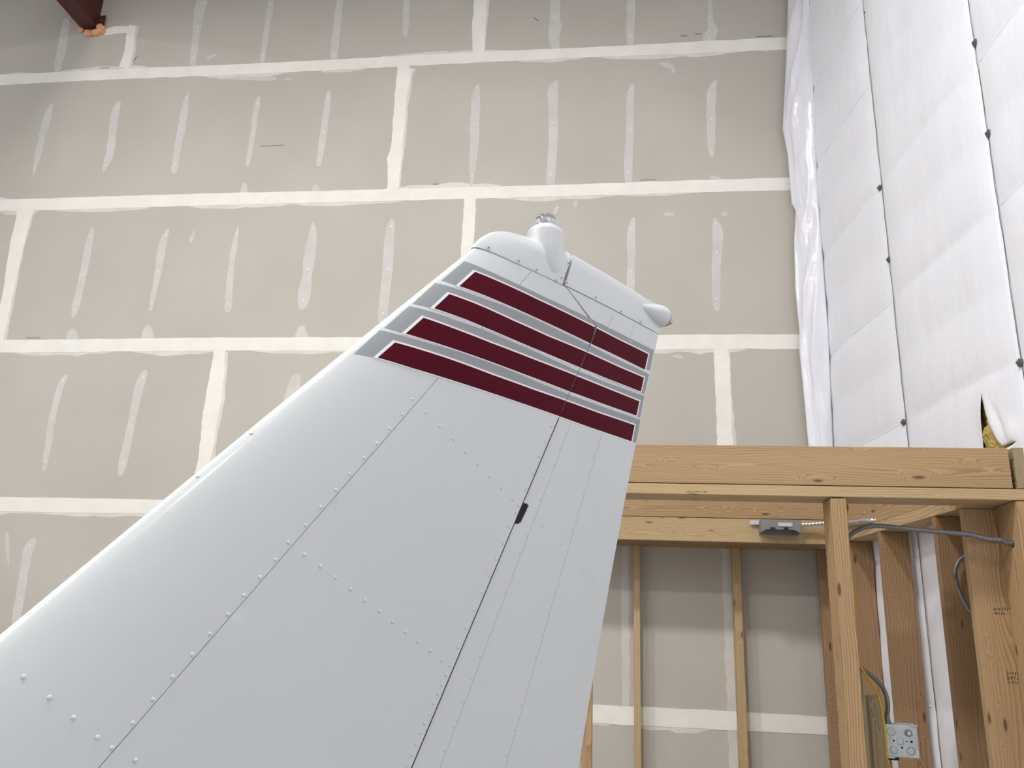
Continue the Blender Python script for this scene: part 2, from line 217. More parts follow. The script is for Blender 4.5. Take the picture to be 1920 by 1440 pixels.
MAT = {}
MAT['board'] = mottled('drywall_paper', srgb(188, 183, 174), srgb(195, 190, 181), 1.3, 0.85, 0.05, 900, detail=6)
MAT['mud'] = mottled('joint_compound', srgb(236, 233, 225), srgb(244, 242, 235), 6, 0.8, 0.08, 120)
MAT['feather'] = mottled('feathered_compound', srgb(214, 208, 199), srgb(230, 225, 217), 9, 0.8, 0.05, 150)
MAT['patch'] = mottled('thin_compound', srgb(202, 199, 194), srgb(213, 210, 206), 7, 0.75, 0.08, 160)
MAT['whitepaint'] = mottled('aircraft_white_paint', srgb(209, 213, 214), srgb(212, 216, 217), 3, 0.32, 0.0, coat=0.25)
MAT['capwhite'] = mottled('fibreglass_white_paint', srgb(209, 213, 215), srgb(214, 217, 219), 6, 0.3, 0.0, coat=0.3)
MAT['grey'] = nodes_mat('grey_vinyl', srgb(152, 157, 160), 0.4, spec=0.25)[0]
MAT['pin'] = nodes_mat('white_vinyl', srgb(240, 240, 243), 0.4, spec=0.3)[0]
MAT['maroon'] = mottled('maroon_vinyl', srgb(80, 8, 28), srgb(84, 10, 30), 20, 0.5, 0.0, spec=0.06)
MAT['seam'] = nodes_mat('seam_grey', srgb(182, 183, 183), 0.7)[0]
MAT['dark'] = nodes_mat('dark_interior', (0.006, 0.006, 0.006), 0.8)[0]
MAT['steel'] = nodes_mat('bright_steel', (0.62, 0.63, 0.65), 0.32, 1.0)[0]
MAT['galv'] = mottled('galvanized_steel', srgb(176, 182, 184), srgb(198, 203, 205), 30, 0.42, 0.0, metal=0.6)
MAT['conduit'] = nodes_mat('conduit_steel', srgb(128, 130, 132), 0.45, 0.75)[0]
MAT['coil'] = nodes_mat('coil_aluminium', (0.75, 0.75, 0.76), 0.22, 1.0)[0]
MAT['boxgrey'] = nodes_mat('grey_steel_box', srgb(138, 139, 140), 0.5, 0.3)[0]
MAT['tag'] = nodes_mat('pale_tag', srgb(205, 205, 208), 0.6)[0]
MAT['yellow'] = nodes_mat('yellow_jacket', srgb(196, 160, 24), 0.45)[0]
MAT['red'] = mottled('red_oxide_primer', srgb(74, 30, 28), srgb(84, 34, 30), 12, 0.5, 0.0)
MAT['foam'] = mottled('orange_fire_foam', srgb(226, 160, 120), srgb(238, 178, 138), 30, 0.8, 0.3, 80)
MAT['vinyl'] = mottled('white_vinyl_facing', srgb(236, 238, 246), srgb(239, 241, 248), 4, 0.4, 0.15, 8, spec=0.4, stretch=(1, 3, 1), bdist=0.02)
MAT['poly'] = mottled('loose_vinyl_sheet', srgb(236, 237, 246), srgb(240, 240, 248), 5, 0.2, 0.12, 14, spec=0.5, bdist=0.02)
MAT['fastener'] = nodes_mat('fastener_grey', srgb(105, 105, 106), 0.45, 0.5)[0]
MAT['glasswool'] = mottled('glass_wool', srgb(176, 146, 74), srgb(212, 188, 124), 22, 0.95, 0.8, 70, bdist=0.02)
MAT['spar'] = nodes_mat('hinge_gap_shade', srgb(62, 58, 60), 0.8, spec=0.2)[0]  # darkened to paint the shade inside the hinge gap
MAT['roof'] = nodes_mat('dimming_ceiling_grey', srgb(150, 151, 152), 0.6)[0]  # unseen ceiling, greyed to cut the light it bounces
MAT['concrete'] = mottled('concrete_floor', srgb(158, 155, 150), srgb(172, 169, 164), 2, 0.45, 0.05, 60)
MAT['wood'] = wood_mat('fir_lumber', srgb(188, 158, 120), srgb(174, 142, 105), srgb(148, 115, 81), 34)
MAT['wood_brown_shaded'] = wood_mat('brown_shaded_fir_lumber', srgb(168, 136, 102), srgb(156, 123, 90), srgb(130, 98, 70), 32)  # brown wood with some shade mixed into the colour
MAT['wood_pale_lit'] = wood_mat('pale_and_lit_fir_lumber', srgb(202, 177, 136), srgb(188, 160, 119), srgb(166, 135, 97), 36)  # pale wood; on the rear studs the paleness stands for light
MAT['woodgrey'] = wood_mat('weathered_fir_lumber', srgb(178, 162, 130), srgb(160, 142, 110), srgb(112, 94, 68), 40)
MAT['ink'] = nodes_mat('black_ink', (0.02, 0.018, 0.016), 0.8)[0]

lens_m, lens_t, lens_b = nodes_mat('clear_lens', (0.92, 0.92, 0.96), 0.04)
lens_b.inputs['Transmission Weight'].default_value = 0.9
lens_b.inputs['IOR'].default_value = 1.45
MAT['lens'] = lens_m


# ------------------------------------------------------------------ helpers
def mesh_obj(name, verts, faces, mat, parent=None, smooth=False, loc=(0, 0, 0), rot=(0, 0, 0)):
    me = bpy.data.meshes.new(name)
    me.from_pydata([tuple(v) for v in verts], [], [tuple(f) for f in faces])
    me.update()
    bm = bmesh.new(); bm.from_mesh(me)
    bmesh.ops.recalc_face_normals(bm, faces=bm.faces)
    bm.to_mesh(me); bm.free()
    if smooth:
        me.polygons.foreach_set('use_smooth', [True] * len(me.polygons))
    if isinstance(mat, str):
        mat = MAT[mat]
    me.materials.append(mat)
    o = bpy.data.objects.new(name, me)
    COL.objects.link(o)
    o.location = loc
    o.rotation_euler = rot
    if parent:
        o.parent = parent
    return o


def thing(name, label, cat, loc=(0, 0, 0), rotz=0.0, group=None):
    o = bpy.data.objects.new(name, None)
    o.empty_display_size = 0.1
    COL.objects.link(o)
    o.location = loc
    o.rotation_euler = (0, 0, rotz)
    tag(o, label, cat, group)
    return o


def tag(o, label, cat, group=None):
    o['label'] = label
    o['category'] = cat
    if group:
        o['group'] = group


def structure(o):
    o['kind'] = 'structure'
    return o


def autosmooth(o, ang=35):
    me = o.data
    me.polygons.foreach_set('use_smooth', [True] * len(me.polygons))
    try:
        me.set_sharp_from_angle(angle=math.radians(ang))
    except Exception:
        pass
    return o


def box_geo(x0, x1, y0, y1, z0, z1, bev=0.0):
    bm = bmesh.new()
    bmesh.ops.create_cube(bm, size=1.0)
    for v in bm.verts:
        v.co = Vector(((x0 + x1) / 2 + v.co.x * (x1 - x0), (y0 + y1) / 2 + v.co.y * (y1 - y0), (z0 + z1) / 2 + v.co.z * (z1 - z0)))
    if bev > 0:
        bmesh.ops.bevel(bm, geom=list(bm.edges), offset=bev, segments=2, affect='EDGES', profile=0.6)
    bm.verts.index_update()
    V = [v.co.copy() for v in bm.verts]
    F = [[v.index for v in f.verts] for f in bm.faces]
    bm.free()
    return V, F


def box(name, x0, x1, y0, y1, z0, z1, mat, parent=None, bev=0.0, loc=(0, 0, 0)):
    V, F = box_geo(x0, x1, y0, y1, z0, z1, bev)
    return mesh_obj(name, V, F, mat, parent, loc=loc)


def board(name, x0, x1, y0, y1, z0, z1, axis, mat, parent=None, origin=(0, 0, 0), bev=0.0025, twist=0.0, skew=0.0):
    """A sawn board whose local X runs along its length, so the grain follows it. skew: shift along y for axis x etc."""
    cx, cy, cz = (x0 + x1) / 2, (y0 + y1) / 2, (z0 + z1) / 2
    dx, dy, dz = x1 - x0, y1 - y0, z1 - z0
    if axis == 'x':
        L, A, B, rot = dx, dy, dz, (twist, 0, 0)
    elif axis == 'y':
        L, A, B, rot = dy, dx, dz, (0, 0, math.pi / 2 + skew)
    else:
        L, A, B, rot = dz, dy, dx, (0, -math.pi / 2, twist)
    V, F = box_geo(-L / 2, L / 2, -A / 2, A / 2, -B / 2, B / 2, bev)
    return mesh_obj(name, V, F, mat, parent, loc=(cx - origin[0], cy - origin[1], cz - origin[2]), rot=rot)


def tube_geo(path, radius, n=10, rings=None, caps=True):
    P = [Vector(p) for p in path]
    V, F = [], []
    T0 = (P[1] - P[0]).normalized()
    ref = Vector((0, 0, 1)) if abs(T0.z) < 0.9 else Vector((1, 0, 0))
    nrm = (ref - T0 * ref.dot(T0)).normalized()
    for i, p in enumerate(P):
        t = (P[min(i + 1, len(P) - 1)] - P[max(i - 1, 0)]).normalized()
        nrm = (nrm - t * nrm.dot(t)).normalized()
        bn = t.cross(nrm)
        r = radius if rings is None else rings[i]
        for k in range(n):
            a = 2 * math.pi * k / n
            V.append(p + nrm * (r * math.cos(a)) + bn * (r * math.sin(a)))
    for i in range(len(P) - 1):
        for k in range(n):
            F.append((i * n + k, i * n + (k + 1) % n, (i + 1) * n + (k + 1) % n, (i + 1) * n + k))
    if caps:
        F.append(tuple(range(n))); F.append(tuple((len(P) - 1) * n + k for k in range(n)))
    return V, F


def smooth_path(pts, step):
    P = [Vector(p) for p in pts]
    Q = [P[0] * 2 - P[1]] + P + [P[-1] * 2 - P[-2]]
    out = []
    for i in range(1, len(Q) - 2):
        a, b, c, d = Q[i - 1], Q[i], Q[i + 1], Q[i + 2]
        n = max(2, int((c - b).length / step))
        for k in range(n):
            t = k / n
            out.append(0.5 * ((2 * b) + (c - a) * t + (2 * a - 5 * b + 4 * c - d) * t * t + (3 * b - a - 3 * c + d) * t ** 3))
    out.append(P[-1])
    return out


def corrugated(name, pts, r, pitch, mat, depth=0.16, n=12, parent=None):
    path = smooth_path(pts, pitch / 3)
    rings = [r * (1.0 if i % 3 else 1.0 - depth) for i in range(len(path))]
    V, F = tube_geo(path, r, n, rings)
    o = mesh_obj(name, V, F, mat, parent, smooth=True)
    return o


def lathe(name, prof, origin, mat, parent=None, n=40, axis='z'):
    V, F = [], []
    for r, h in prof:
        for k in range(n):
            a = 2 * math.pi * k / n
            if axis == 'z':
                V.append((origin[0] + r * math.cos(a), origin[1] + r * math.sin(a), origin[2] + h))
            else:
                V.append((origin[0] + h, origin[1] + r * math.cos(a), origin[2] + r * math.sin(a)))
    for i in range(len(prof) - 1):
        for k in range(n):
            F.append((i * n + k, i * n + (k + 1) % n, (i + 1) * n + (k + 1) % n, (i + 1) * n + k))
    F.append(tuple(range(n))); F.append(tuple((len(prof) - 1) * n + k for k in range(n)))
    o = mesh_obj(name, V, F, mat, parent)
    return autosmooth(o, 50)


def in_poly(x, y, P):
    c = False
    j = len(P) - 1
    for i in range(len(P)):
        if (P[i][1] > y) != (P[j][1] > y) and x < (P[j][0] - P[i][0]) * (y - P[i][1]) / (P[j][1] - P[i][1]) + P[i][0]:
            c = not c
        j = i
    return c


def dist_poly(x, y, P):
    d = 1e9
    for i in range(len(P)):
        ax, ay = P[i]; bx, by = P[(i + 1) % len(P)]
        vx, vy = bx - ax, by - ay
        t = max(0, min(1, ((x - ax) * vx + (y - ay) * vy) / (vx * vx + vy * vy + 1e-12)))
        d = min(d, math.hypot(x - ax - t * vx, y - ay - t * vy))
    return d


def resample(P, step, closed=True):
    out = []
    n = len(P)
    for i in range(n if closed else n - 1):
        a, b = P[i], P[(i + 1) % n]
        k = max(1, int(math.hypot(b[0] - a[0], b[1] - a[1]) / step))
        for j in range(k):
            t = j / k
            out.append((a[0] + (b[0] - a[0]) * t, a[1] + (b[1] - a[1]) * t))
    if not closed:
        out.append(P[-1])
    return out


def triangulate(outline, hole=None, step=0.03, extra=None, edge_step=None):
    """2-D outline (and hole) -> points, triangles, boundary loop indices of the outline"""
    O = resample(outline, edge_step or step)
    pts = [Vector(p) for p in O]
    edges = [(i, (i + 1) % len(O)) for i in range(len(O))]
    if hole:
        Hh = resample(hole, step * 0.5)
        b = len(pts)
        pts += [Vector(p) for p in Hh]
        edges += [(b + i, b + (i + 1) % len(Hh)) for i in range(len(Hh))]
    if extra is None:
        xs = [p[0] for p in O]; ys = [p[1] for p in O]
        extra = []
        x = min(xs) + step / 2
        while x < max(xs):
            y = min(ys) + step / 2
            while y < max(ys):
                extra.append((x, y)); y += step
            x += step
    for e in extra:
        if in_poly(e[0], e[1], O) and dist_poly(e[0], e[1], O) > step * 0.35:
            if hole and (in_poly(e[0], e[1], hole) or dist_poly(e[0], e[1], hole) < step * 0.2):
                continue
            pts.append(Vector(e))
    r = delaunay_2d_cdt(pts, edges, [], 0, 1e-6)
    V, F = r[0], r[2]
    keep = []
    for f in F:
        c = sum((V[i] for i in f), Vector((0, 0))) / len(f)
        if in_poly(c.x, c.y, O) and not (hole and in_poly(c.x, c.y, hole)):
            keep.append(list(f))
    return V, keep


def boundary_edges(F):
    cnt = {}
    for f in F:
        for i in range(len(f)):
            a, b = f[i], f[(i + 1) % len(f)]
            cnt.setdefault((min(a, b), max(a, b)), []).append((a, b))
    return [v[0] for v in cnt.values() if len(v) == 1]

# ------------------------------------------------------------------ the hangar shell
YW = 5.5                       # face of the drywall
SK = 0.098                     # the side wall runs slightly out of square


def xs(y):                     # face of the white insulation
    return 1.425 + SK * (YW - y)


H = 1.2192
X0 = -4.73552
ST = 0.6096
rng = random.Random(7)

wall_back = structure(box('wall_back', -9.2, 2.6, YW + 0.014, YW + 0.16, 0, 7.7, 'board'))
structure(box('floor', -9.2, 4.2, -9.2, YW + 0.16, -0.2, 0, 'concrete'))
structure(box('ceiling', -9.2, 4.2, -9.2, YW + 0.16, 7.7, 7.85, 'roof'))
structure(box('wall_left', -9.3, -9.2, -9.2, YW + 0.16, 0, 7.7, 'vinyl'))
structure(box('wall_front', -9.2, 4.2, -9.3, -9.2, 0, 7.7, 'vinyl'))

# drywall sheets, hung sideways in staggered rows
ROWS = {0: [3, 9], 1: [3, 9], 2: [3, 9], 3: [0, 6], 4: [5], 5: [6]}
for k in range(0, 6):
    cuts = [-7] + [i for i in ([ROWS[k][0] - 6] + ROWS[k]) if i > -7]
    xx = [-9.2] + [X0 + i * ST for i in cuts[1:]] + [xs(YW) + 0.12]
    for a, b in zip(xx[:-1], xx[1:]):
        if b - a < 0.05:
            continue
        z1 = min((k + 1) * H, 7.7) if k < 5 else 7.7
        o = box('drywall_sheet', a + 0.001, b - 0.001, YW, YW + 0.0139, k * H + 0.001, z1 - 0.001, 'board', wall_back, bev=0.003)


def ragged(P, step, amp, seed, freq=14.0):
    Q = resample(P, step)
    out = []
    n = len(Q)
    for i, (x, z) in enumerate(Q):
        nx, nz = Q[(i + 1) % n][1] - Q[i - 1][1], -(Q[(i + 1) % n][0] - Q[i - 1][0])
        l = math.hypot(nx, nz) or 1
        d = amp * (noise.noise((x * freq, z * freq, seed * 3.7)) + 0.5 * noise.noise((x * freq * 3, z * freq * 3, seed * 1.3)))
        out.append((x + nx / l * d, z + nz / l * d))
    return out


NPL = [0]


def plaster(name, P, th, mat, parent=None):
    """a skim of compound trowelled onto the drywall face: outline P in (x, z), thickness th"""
    NPL[0] += 1
    th += 0.0000021 * NPL[0]         # later coats lie on earlier ones
    r = delaunay_2d_cdt([Vector(p) for p in P], [(i, (i + 1) % len(P)) for i in range(len(P))], [], 1, 1e-5)
    pv, tri = r[0], [list(f) for f in r[2]]
    n = len(pv)
    V = [(p[0], YW - th, p[1]) for p in pv] + [(p[0], YW + 0.0002, p[1]) for p in pv]
    F = tri + [(a, b, n + b, n + a) for a, b in boundary_edges(tri)]
    return mesh_obj(name, V, F, mat, parent or wall_back)


# thin feathered coats around the bands
r2 = random.Random(21)
for k in range(1, 6):
    x = -6.5 + r2.random()
    while x < xs(YW) - 0.3:
        ln = r2.uniform(0.35, 1.2)
        side = r2.choice((-1, -1, 1))
        hgt = r2.uniform(0.025, 0.06)
        z0 = k * H + side * 0.045
        z1 = k * H + side * (0.045 + hgt)
        n = 9
        P = [(x + ln * i / n, z0) for i in range(n + 1)]
        P += [(x + ln * i / n, z0 + (z1 - z0) * math.sin(math.pi * min(max((i + 0.0) / n, 0.02), 0.98)) ** 0.5 * r2.uniform(0.55, 1.0)) for i in range(n, -1, -1)]
        if ln > 0.3 and x + ln < xs(YW) - 0.1:
            plaster('feathered_skim', ragged(P, 0.05, 0.004, x), 0.0004 + 0.00005 * (k % 2), 'feather')
        x += ln * r2.uniform(0.75, 1.5)

# skimmed screw lines
def round_off(P, times=2):
    for _ in range(times):
        Q = []
        for i in range(len(P)):
            a, b = P[i], P[(i + 1) % len(P)]
            Q += [(a[0] * 0.75 + b[0] * 0.25, a[1] * 0.75 + b[1] * 0.25), (a[0] * 0.25 + b[0] * 0.75, a[1] * 0.25 + b[1] * 0.75)]
        P = Q
    return P


for i, P in enumerate(PATCHES):
    n = len(P) // 2
    d1 = (P[0][0] - P[1][0], P[0][1] - P[1][1]); l1 = math.hypot(*d1) or 1
    d2 = (P[n - 1][0] - P[n - 2][0], P[n - 1][1] - P[n - 2][1]); l2 = math.hypot(*d2) or 1
    w1 = 0.4 * math.hypot(P[0][0] - P[-1][0], P[0][1] - P[-1][1]); w2 = 0.4 * math.hypot(P[n - 1][0] - P[n][0], P[n - 1][1] - P[n][1])
    m1 = ((P[0][0] + P[-1][0]) / 2 + d1[0] / l1 * w1, (P[0][1] + P[-1][1]) / 2 + d1[1] / l1 * w1)
    m2 = ((P[n - 1][0] + P[n][0]) / 2 + d2[0] / l2 * w2, (P[n - 1][1] + P[n][1]) / 2 + d2[1] / l2 * w2)
    Q = [m1] + list(P[:n]) + [m2] + list(P[n:])
    plaster('screw_patch', ragged(round_off(Q), 0.02, 0.005, i), 0.0007 + 0.00002 * (i % 5), 'patch')
# screw dimples on those lines
SV, SF = [], []
for P in PATCHES:
    n = len(P) // 2
    h = max(p[1] for p in P) - min(p[1] for p in P)
    if h < 0.25:
        continue
    for t in ((0.1, 0.52, 0.92) if h > 0.6 else (0.2, 0.8)):
        f = t * (n - 1); i = min(int(f), n - 2); f -= i
        lx = P[i][0] * (1 - f) + P[i + 1][0] * f; lz = P[i][1] * (1 - f) + P[i + 1][1] * f
        q = P[::-1]
        rx = q[i][0] * (1 - f) + q[i + 1][0] * f; rz = q[i][1] * (1 - f) + q[i + 1][1] * f
        cx, cz = (lx + rx) / 2, (lz + rz) / 2
        b = len(SV)
        SV.append((cx, YW - 0.0022, cz))
        for m in range(8):
            a = m * math.pi / 4
            SV.append((cx + 0.008 * math.cos(a), YW - 0.0006, cz + 0.008 * math.sin(a)))
        SF += [(b, b + 1 + m, b + 1 + (m + 1) % 8) for m in range(8)]
o = mesh_obj('screw_dimples', SV, SF, 'mud', wall_back)
o['kind'] = 'stuff'

# halo coat and tape coat on the upright joints
for i, P in enumerate(VJOINTS):
    cx = sum(p[0] for p in P) / len(P)
    Q = [(cx + (x - cx) * 1.0 + (0.022 if x > cx else 0.004) + 0.012 * noise.noise((z * 5, i, 0)), z) for x, z in P]
    plaster('feathered_skim', ragged(Q, 0.03, 0.008, 50 + i), 0.0010, 'feather')
    plaster('joint_coat', ragged(P, 0.025, 0.006, 80 + i), 0.0014, 'mud')
# joints seen through the office framing, and beyond the frame
for x, w, z0, z1 in ((0.735, 0.075, 1.27, 2.40), (0.745, 0.095, 0.0, 1.17), (0.085, 0.05, 1.25, 2.40), (X0 + 3 * ST, 0.1, 0, 2.39), (-7.9, 0.1, 0, 7.6)):
    P = [(x - w / 2, z0), (x + w / 2, z0), (x + w / 2, z1), (x - w / 2, z1)]
    plaster('joint_coat', ragged(P, 0.03, 0.01, x), 0.0011, 'patch' if x > 0 else 'mud')

# plain tape on the rest of each upright joint
for k in ROWS:
    for i in ROWS[k] + [ROWS[k][0] - 6]:
        x = X0 + i * ST
        if x < -9 or (k < 2 and i == 9) or (k == 5 and i == 0):
            continue
        P = [(x - 0.045, k * H), (x + 0.045, k * H), (x + 0.045, min((k + 1) * H, 7.6)), (x - 0.045, min((k + 1) * H, 7.6))]
        plaster('joint_coat', ragged(P, 0.03, 0.008, x), 0.0012, 'mud')

# the long taped bands
for k in range(1, 6):
    top, bot = [], []
    x = -9.15
    xe = xs(YW) - 0.02
    while x < xe:
        w = 0.052 + 0.010 * noise.noise((x * 0.7, k * 5.1, 0)) + 0.005 * noise.noise((x * 6, k, 1))
        w2 = 0.052 + 0.010 * noise.noise((x * 0.6, k * 3.3, 7)) + 0.005 * noise.noise((x * 7, k, 4))
        c = k * H + 0.008 * noise.noise((x * 0.5, k, 9))
        top.append((x, c + w)); bot.append((x, c - w2))
        x += 0.04
    plaster('joint_coat', bot + top[::-1], 0.0019, 'mud')

# pencil scuffs and printed edge marks on the paper
for x, z, l, a in ((-4.32, 6.17, 0.09, 0.02), (-0.62, 6.44, 0.06, -0.7), (0.55, 6.21, 0.05, 0.05), (0.66, 6.22, 0.05, 0.05), (-1.35, 4.96, 0.05, 0), (0.26, 4.945, 0.12, 0.0), (1.16, 6.17, 0.12, 0), (-4.44, 3.72, 0.12, 0), (-2.72, 5.35, 0.2, 0.02), (-4.05, 6.25, 0.05, 0.9)):
    P = [(-l / 2, -0.003), (l / 2, -0.003), (l / 2, 0.003), (-l / 2, 0.003)]
    P = [(x + p * math.cos(a) - q * math.sin(a), z + p * math.sin(a) + q * math.cos(a)) for p, q in P]
    plaster('pencil_mark', P, 0.0003, 'fastener')

# ------------------------------------------------------------------ insulated side wall
V = []
yy = (-9.2, YW + 0.16)
for y in yy:
    for dx in (0.14, 0.30):
        for z in (0, 7.7):
            V.append((xs(y) + dx, y, z))
F = [(0, 1, 5, 4), (2, 3, 7, 6), (0, 2, 3, 1), (4, 6, 7, 5), (0, 4, 6, 2), (1, 3, 7, 5)]
wall_right = structure(mesh_obj('wall_right', V, F, 'fastener'))

GIRTS = [0.72, 1.42, 2.12, 2.82, 3.50, 4.215, 4.9, 5.5, 6.2, 6.9]
SEAMS = [5.47, 4.40, 3.355, 2.3, 1.25, 0.2, -0.85, -1.9, -2.95, -4.0, -5.05, -6.1, -7.15, -8.2, -9.2]
TEAR_C = (3.62, 2.60)


def bulge(y, z, y0, y1):
    a = (y - y0) / (y1 - y0)
    e = 1 - abs(2 * a - 1) ** 6
    d = 0.022 * e
    g = min(abs(z - q - 0.10 * (a - 0.5) * 0.0) for q in GIRTS)
    d -= 0.004 * math.exp(-(g / 0.03) ** 2) * e
    d += 0.007 * e * math.sin(math.pi * min(g / 0.34, 1.0))
    d += 0.012 * e * noise.noise((y * 2.2, z * 1.3 + y, 3.3)) + 0.0022 * e * noise.noise((y * 11, z * 3.5 + y * 6, 1.1))
    return d


TEAR_POLY = [(3.626, 2.755), (3.614, 2.673), (3.601, 2.604), (3.573, 2.546), (3.543, 2.501), (3.488, 2.500), (3.434, 2.499), (3.467, 2.491), (3.538, 2.487), (3.557, 2.475), (3.581, 2.412), (3.718, 2.412), (3.699, 2.514), (3.671, 2.616), (3.651, 2.683)]


def tear_pull(y, z):
    # the vinyl right of the cut is pulled out into a crease, left of it sags back
    d = 0.014 * math.exp(-(((y - 3.46) / 0.045) ** 2 + ((z - 2.535) / 0.05) ** 2))
    d += 0.006 * math.exp(-((y - 3.575 + (z - 2.60) * -0.25) / 0.012) ** 2) * math.exp(-((z - 2.60) / 0.09) ** 2)
    d -= 0.008 * math.exp(-((y - 3.535 + (z - 2.60) * -0.35) / 0.014) ** 2) * math.exp(-((z - 2.60) / 0.09) ** 2)
    if y > 3.63:
        d -= 0.016 * math.exp(-(((y - 3.70) / 0.06) ** 2 + ((z - 2.52) / 0.15) ** 2))
    return d


for i in range(len(SEAMS) - 1):
    y1, y0 = SEAMS[i], SEAMS[i + 1]
    vis = i < 4
    step = 0.02 if vis else 0.25
    if i == 1:
        P = [(y0 + 0.0007, 0), (y1 - 0.0007, 0), (y1 - 0.0007, 7.68), (y0 + 0.0007, 7.68)]
        extra = []
        y = y0 + 0.03
        while y < y1:
            z = 0.03
            while z < 7.68:
                extra.append((y, z)); z += 0.0215
            y += 0.024
        for q in range(28):
            for w in range(34):
                extra.append((3.42 + q * 0.0115, 2.40 + w * 0.0125))
        pv, pf = triangulate(P, TEAR_POLY, 0.03, extra)
        V = [(xs(y) - bulge(y, z, y0, y1) - tear_pull(y, z), y, z) for y, z in pv]
        o = mesh_obj('insulation_panel', V, pf, 'vinyl', wall_right, smooth=True)
        so = o.modifiers.new('thickness', 'SOLIDIFY'); so.thickness = 0.002
        continue
    ny = max(2, int((y1 - y0) / step)); nz = int(7.68 / step)
    V, F = [], []
    for a in range(ny + 1):
        y = y0 + 0.0007 + (y1 - y0 - 0.0014) * a / ny
        for c in range(nz + 1):
            z = 7.68 * c / nz
            V.append((xs(y) - bulge(y, z, y0, y1), y, z))
    for a in range(ny):
        for c in range(nz):
            F.append((a * (nz + 1) + c, a * (nz + 1) + c + 1, (a + 1) * (nz + 1) + c + 1, (a + 1) * (nz + 1) + c))
    o = mesh_obj('insulation_panel', V, F, 'vinyl', wall_right, smooth=True)

# raised selvage where two runs of facing are stapled together
for s in SEAMS[1:4]:
    path = [(xs(s) - 0.004 + 0.004 * noise.noise((s, z * 0.08 * 20, 0)), s + 0.004 * noise.noise((z * 1.6, s, 2)), z * 0.08) for z in range(0, 96)]
    V, F = tube_geo(path, 0.0014, 6)
    mesh_obj('stapled_seam', V, F, 'fastener', wall_right, smooth=True)

# creases where the facing is drawn over the girts
for i in range(3):
    y1, y0 = SEAMS[i], SEAMS[i + 1]
    for g in GIRTS:
        path = []
        for c in range(1, 40):
            a = c / 40
            y = y0 + (y1 - y0) * a
            z = g + 0.006 * noise.noise((y * 3, g, 1))
            pull = tear_pull(y, z) if i == 1 else 0
            path.append((xs(y) - bulge(y, z, y0, y1) - pull + 0.0012, y, z))
        V, F = tube_geo(path, 0.0042, 7, [0.0042 * (0.55 + 0.45 * abs(noise.noise((q * 0.11, g, i)) * 2)) for q in range(39)])
        mesh_obj('fold_crease', V, F, 'vinyl', wall_right, smooth=True)

# glass wool showing behind the tear
V, F = [], []
for a in range(21):
    for c in range(31):
        y = 3.40 + a * 0.017; z = 2.38 + c * 0.0145
        V.append((xs(y) + 0.030 - 0.043 * math.exp(-((y - 3.665) / 0.075) ** 2 - ((z - 2.55) / 0.15) ** 2) + 0.016 * noise.noise((y * 22, z * 18, 0)) + 0.012 * noise.noise((y * 60, z * 60, 4)), y, z))
for a in range(20):
    for c in range(30):
        F.append((a * 31 + c, a * 31 + c + 1, (a + 1) * 31 + c + 1, (a + 1) * 31 + c))
mesh_obj('glass_wool_batt', V, F, 'glasswool', wall_right, smooth=True)

# screws with washers along the seams
for y, z in FASTENERS:
    x = xs(y) - 0.008
    prof = [(0.003, 0.012), (0.007, 0.011), (0.008, 0.005), (0.017, 0.003), (0.018, -0.008)]
    V, F = [], []
    n = 12
    for rr, hh in prof:
        for k in range(n):
            a = 2 * math.pi * k / n
            V.append((x - hh, y + rr * math.cos(a), z + rr * math.sin(a)))
    for i in range(len(prof) - 1):
        for k in range(n):
            F.append((i * n + k, i * n + (k + 1) % n, (i + 1) * n + (k + 1) % n, (i + 1) * n + k))
    F.append(tuple(range(n)))
    mesh_obj('washer_screw', V, F, 'fastener', wall_right)

# loose sheet hanging over the corner
EDGE = sorted([(e[1], e[0]) for e in FLAPEDGE] + [(7.6, 1.30), (2.0, 1.34), (0.0, 1.38)])
FOLDP = [(0.0, 5.40), (2.9, 5.40), (3.66, 5.33), (4.6, 5.32), (5.2, 5.28), (6.15, 5.20), (7.6, 5.2)]


def lerp_tab(T, z):
    for (a, va), (b, vb) in zip(T[:-1], T[1:]):
        if a <= z <= b:
            return va + (vb - va) * (z - a) / (b - a)
    return T[-1][1] if z > T[-1][0] else T[0][1]


V, F = [], []
NS, NZ = 26, 300
for c in range(NZ + 1):
    z = 7.66 * c / NZ
    xe, yf = lerp_tab(EDGE, z), lerp_tab(FOLDP, z)
    xf = xs(yf) - 0.022
    for a in range(NS + 1):
        t = a / NS
        x = xe + (xf - xe) * t
        y = 5.455 + (yf - 5.455) * t
        amp = math.sin(math.pi * t) ** 0.6
        d = 0.038 * amp * noise.noise((t * 1.6 + z * 0.35, z * 0.9, 5.0))
        d += 0.026 * amp * (1 - abs(noise.noise((t * 2.0 - z * 0.9, z * 1.3, 8.0))) * 2.4)
        d += 0.007 * amp * (1 - abs(noise.noise((t * 5.0 + z * 2, z * 5.0, 2.0))) * 2)
        V.append((x - d * 0.75, y - d * 0.6 - 0.01 * amp, z))
for c in range(NZ):
    for a in range(NS):
        i = c * (NS + 1) + a
        F.append((i, i + 1, i + NS + 2, i + NS + 1))
o = mesh_obj('loose_corner_sheet', V, F, 'poly', wall_right, smooth=True)
so = o.modifiers.new('thickness', 'SOLIDIFY'); so.thickness = 0.002

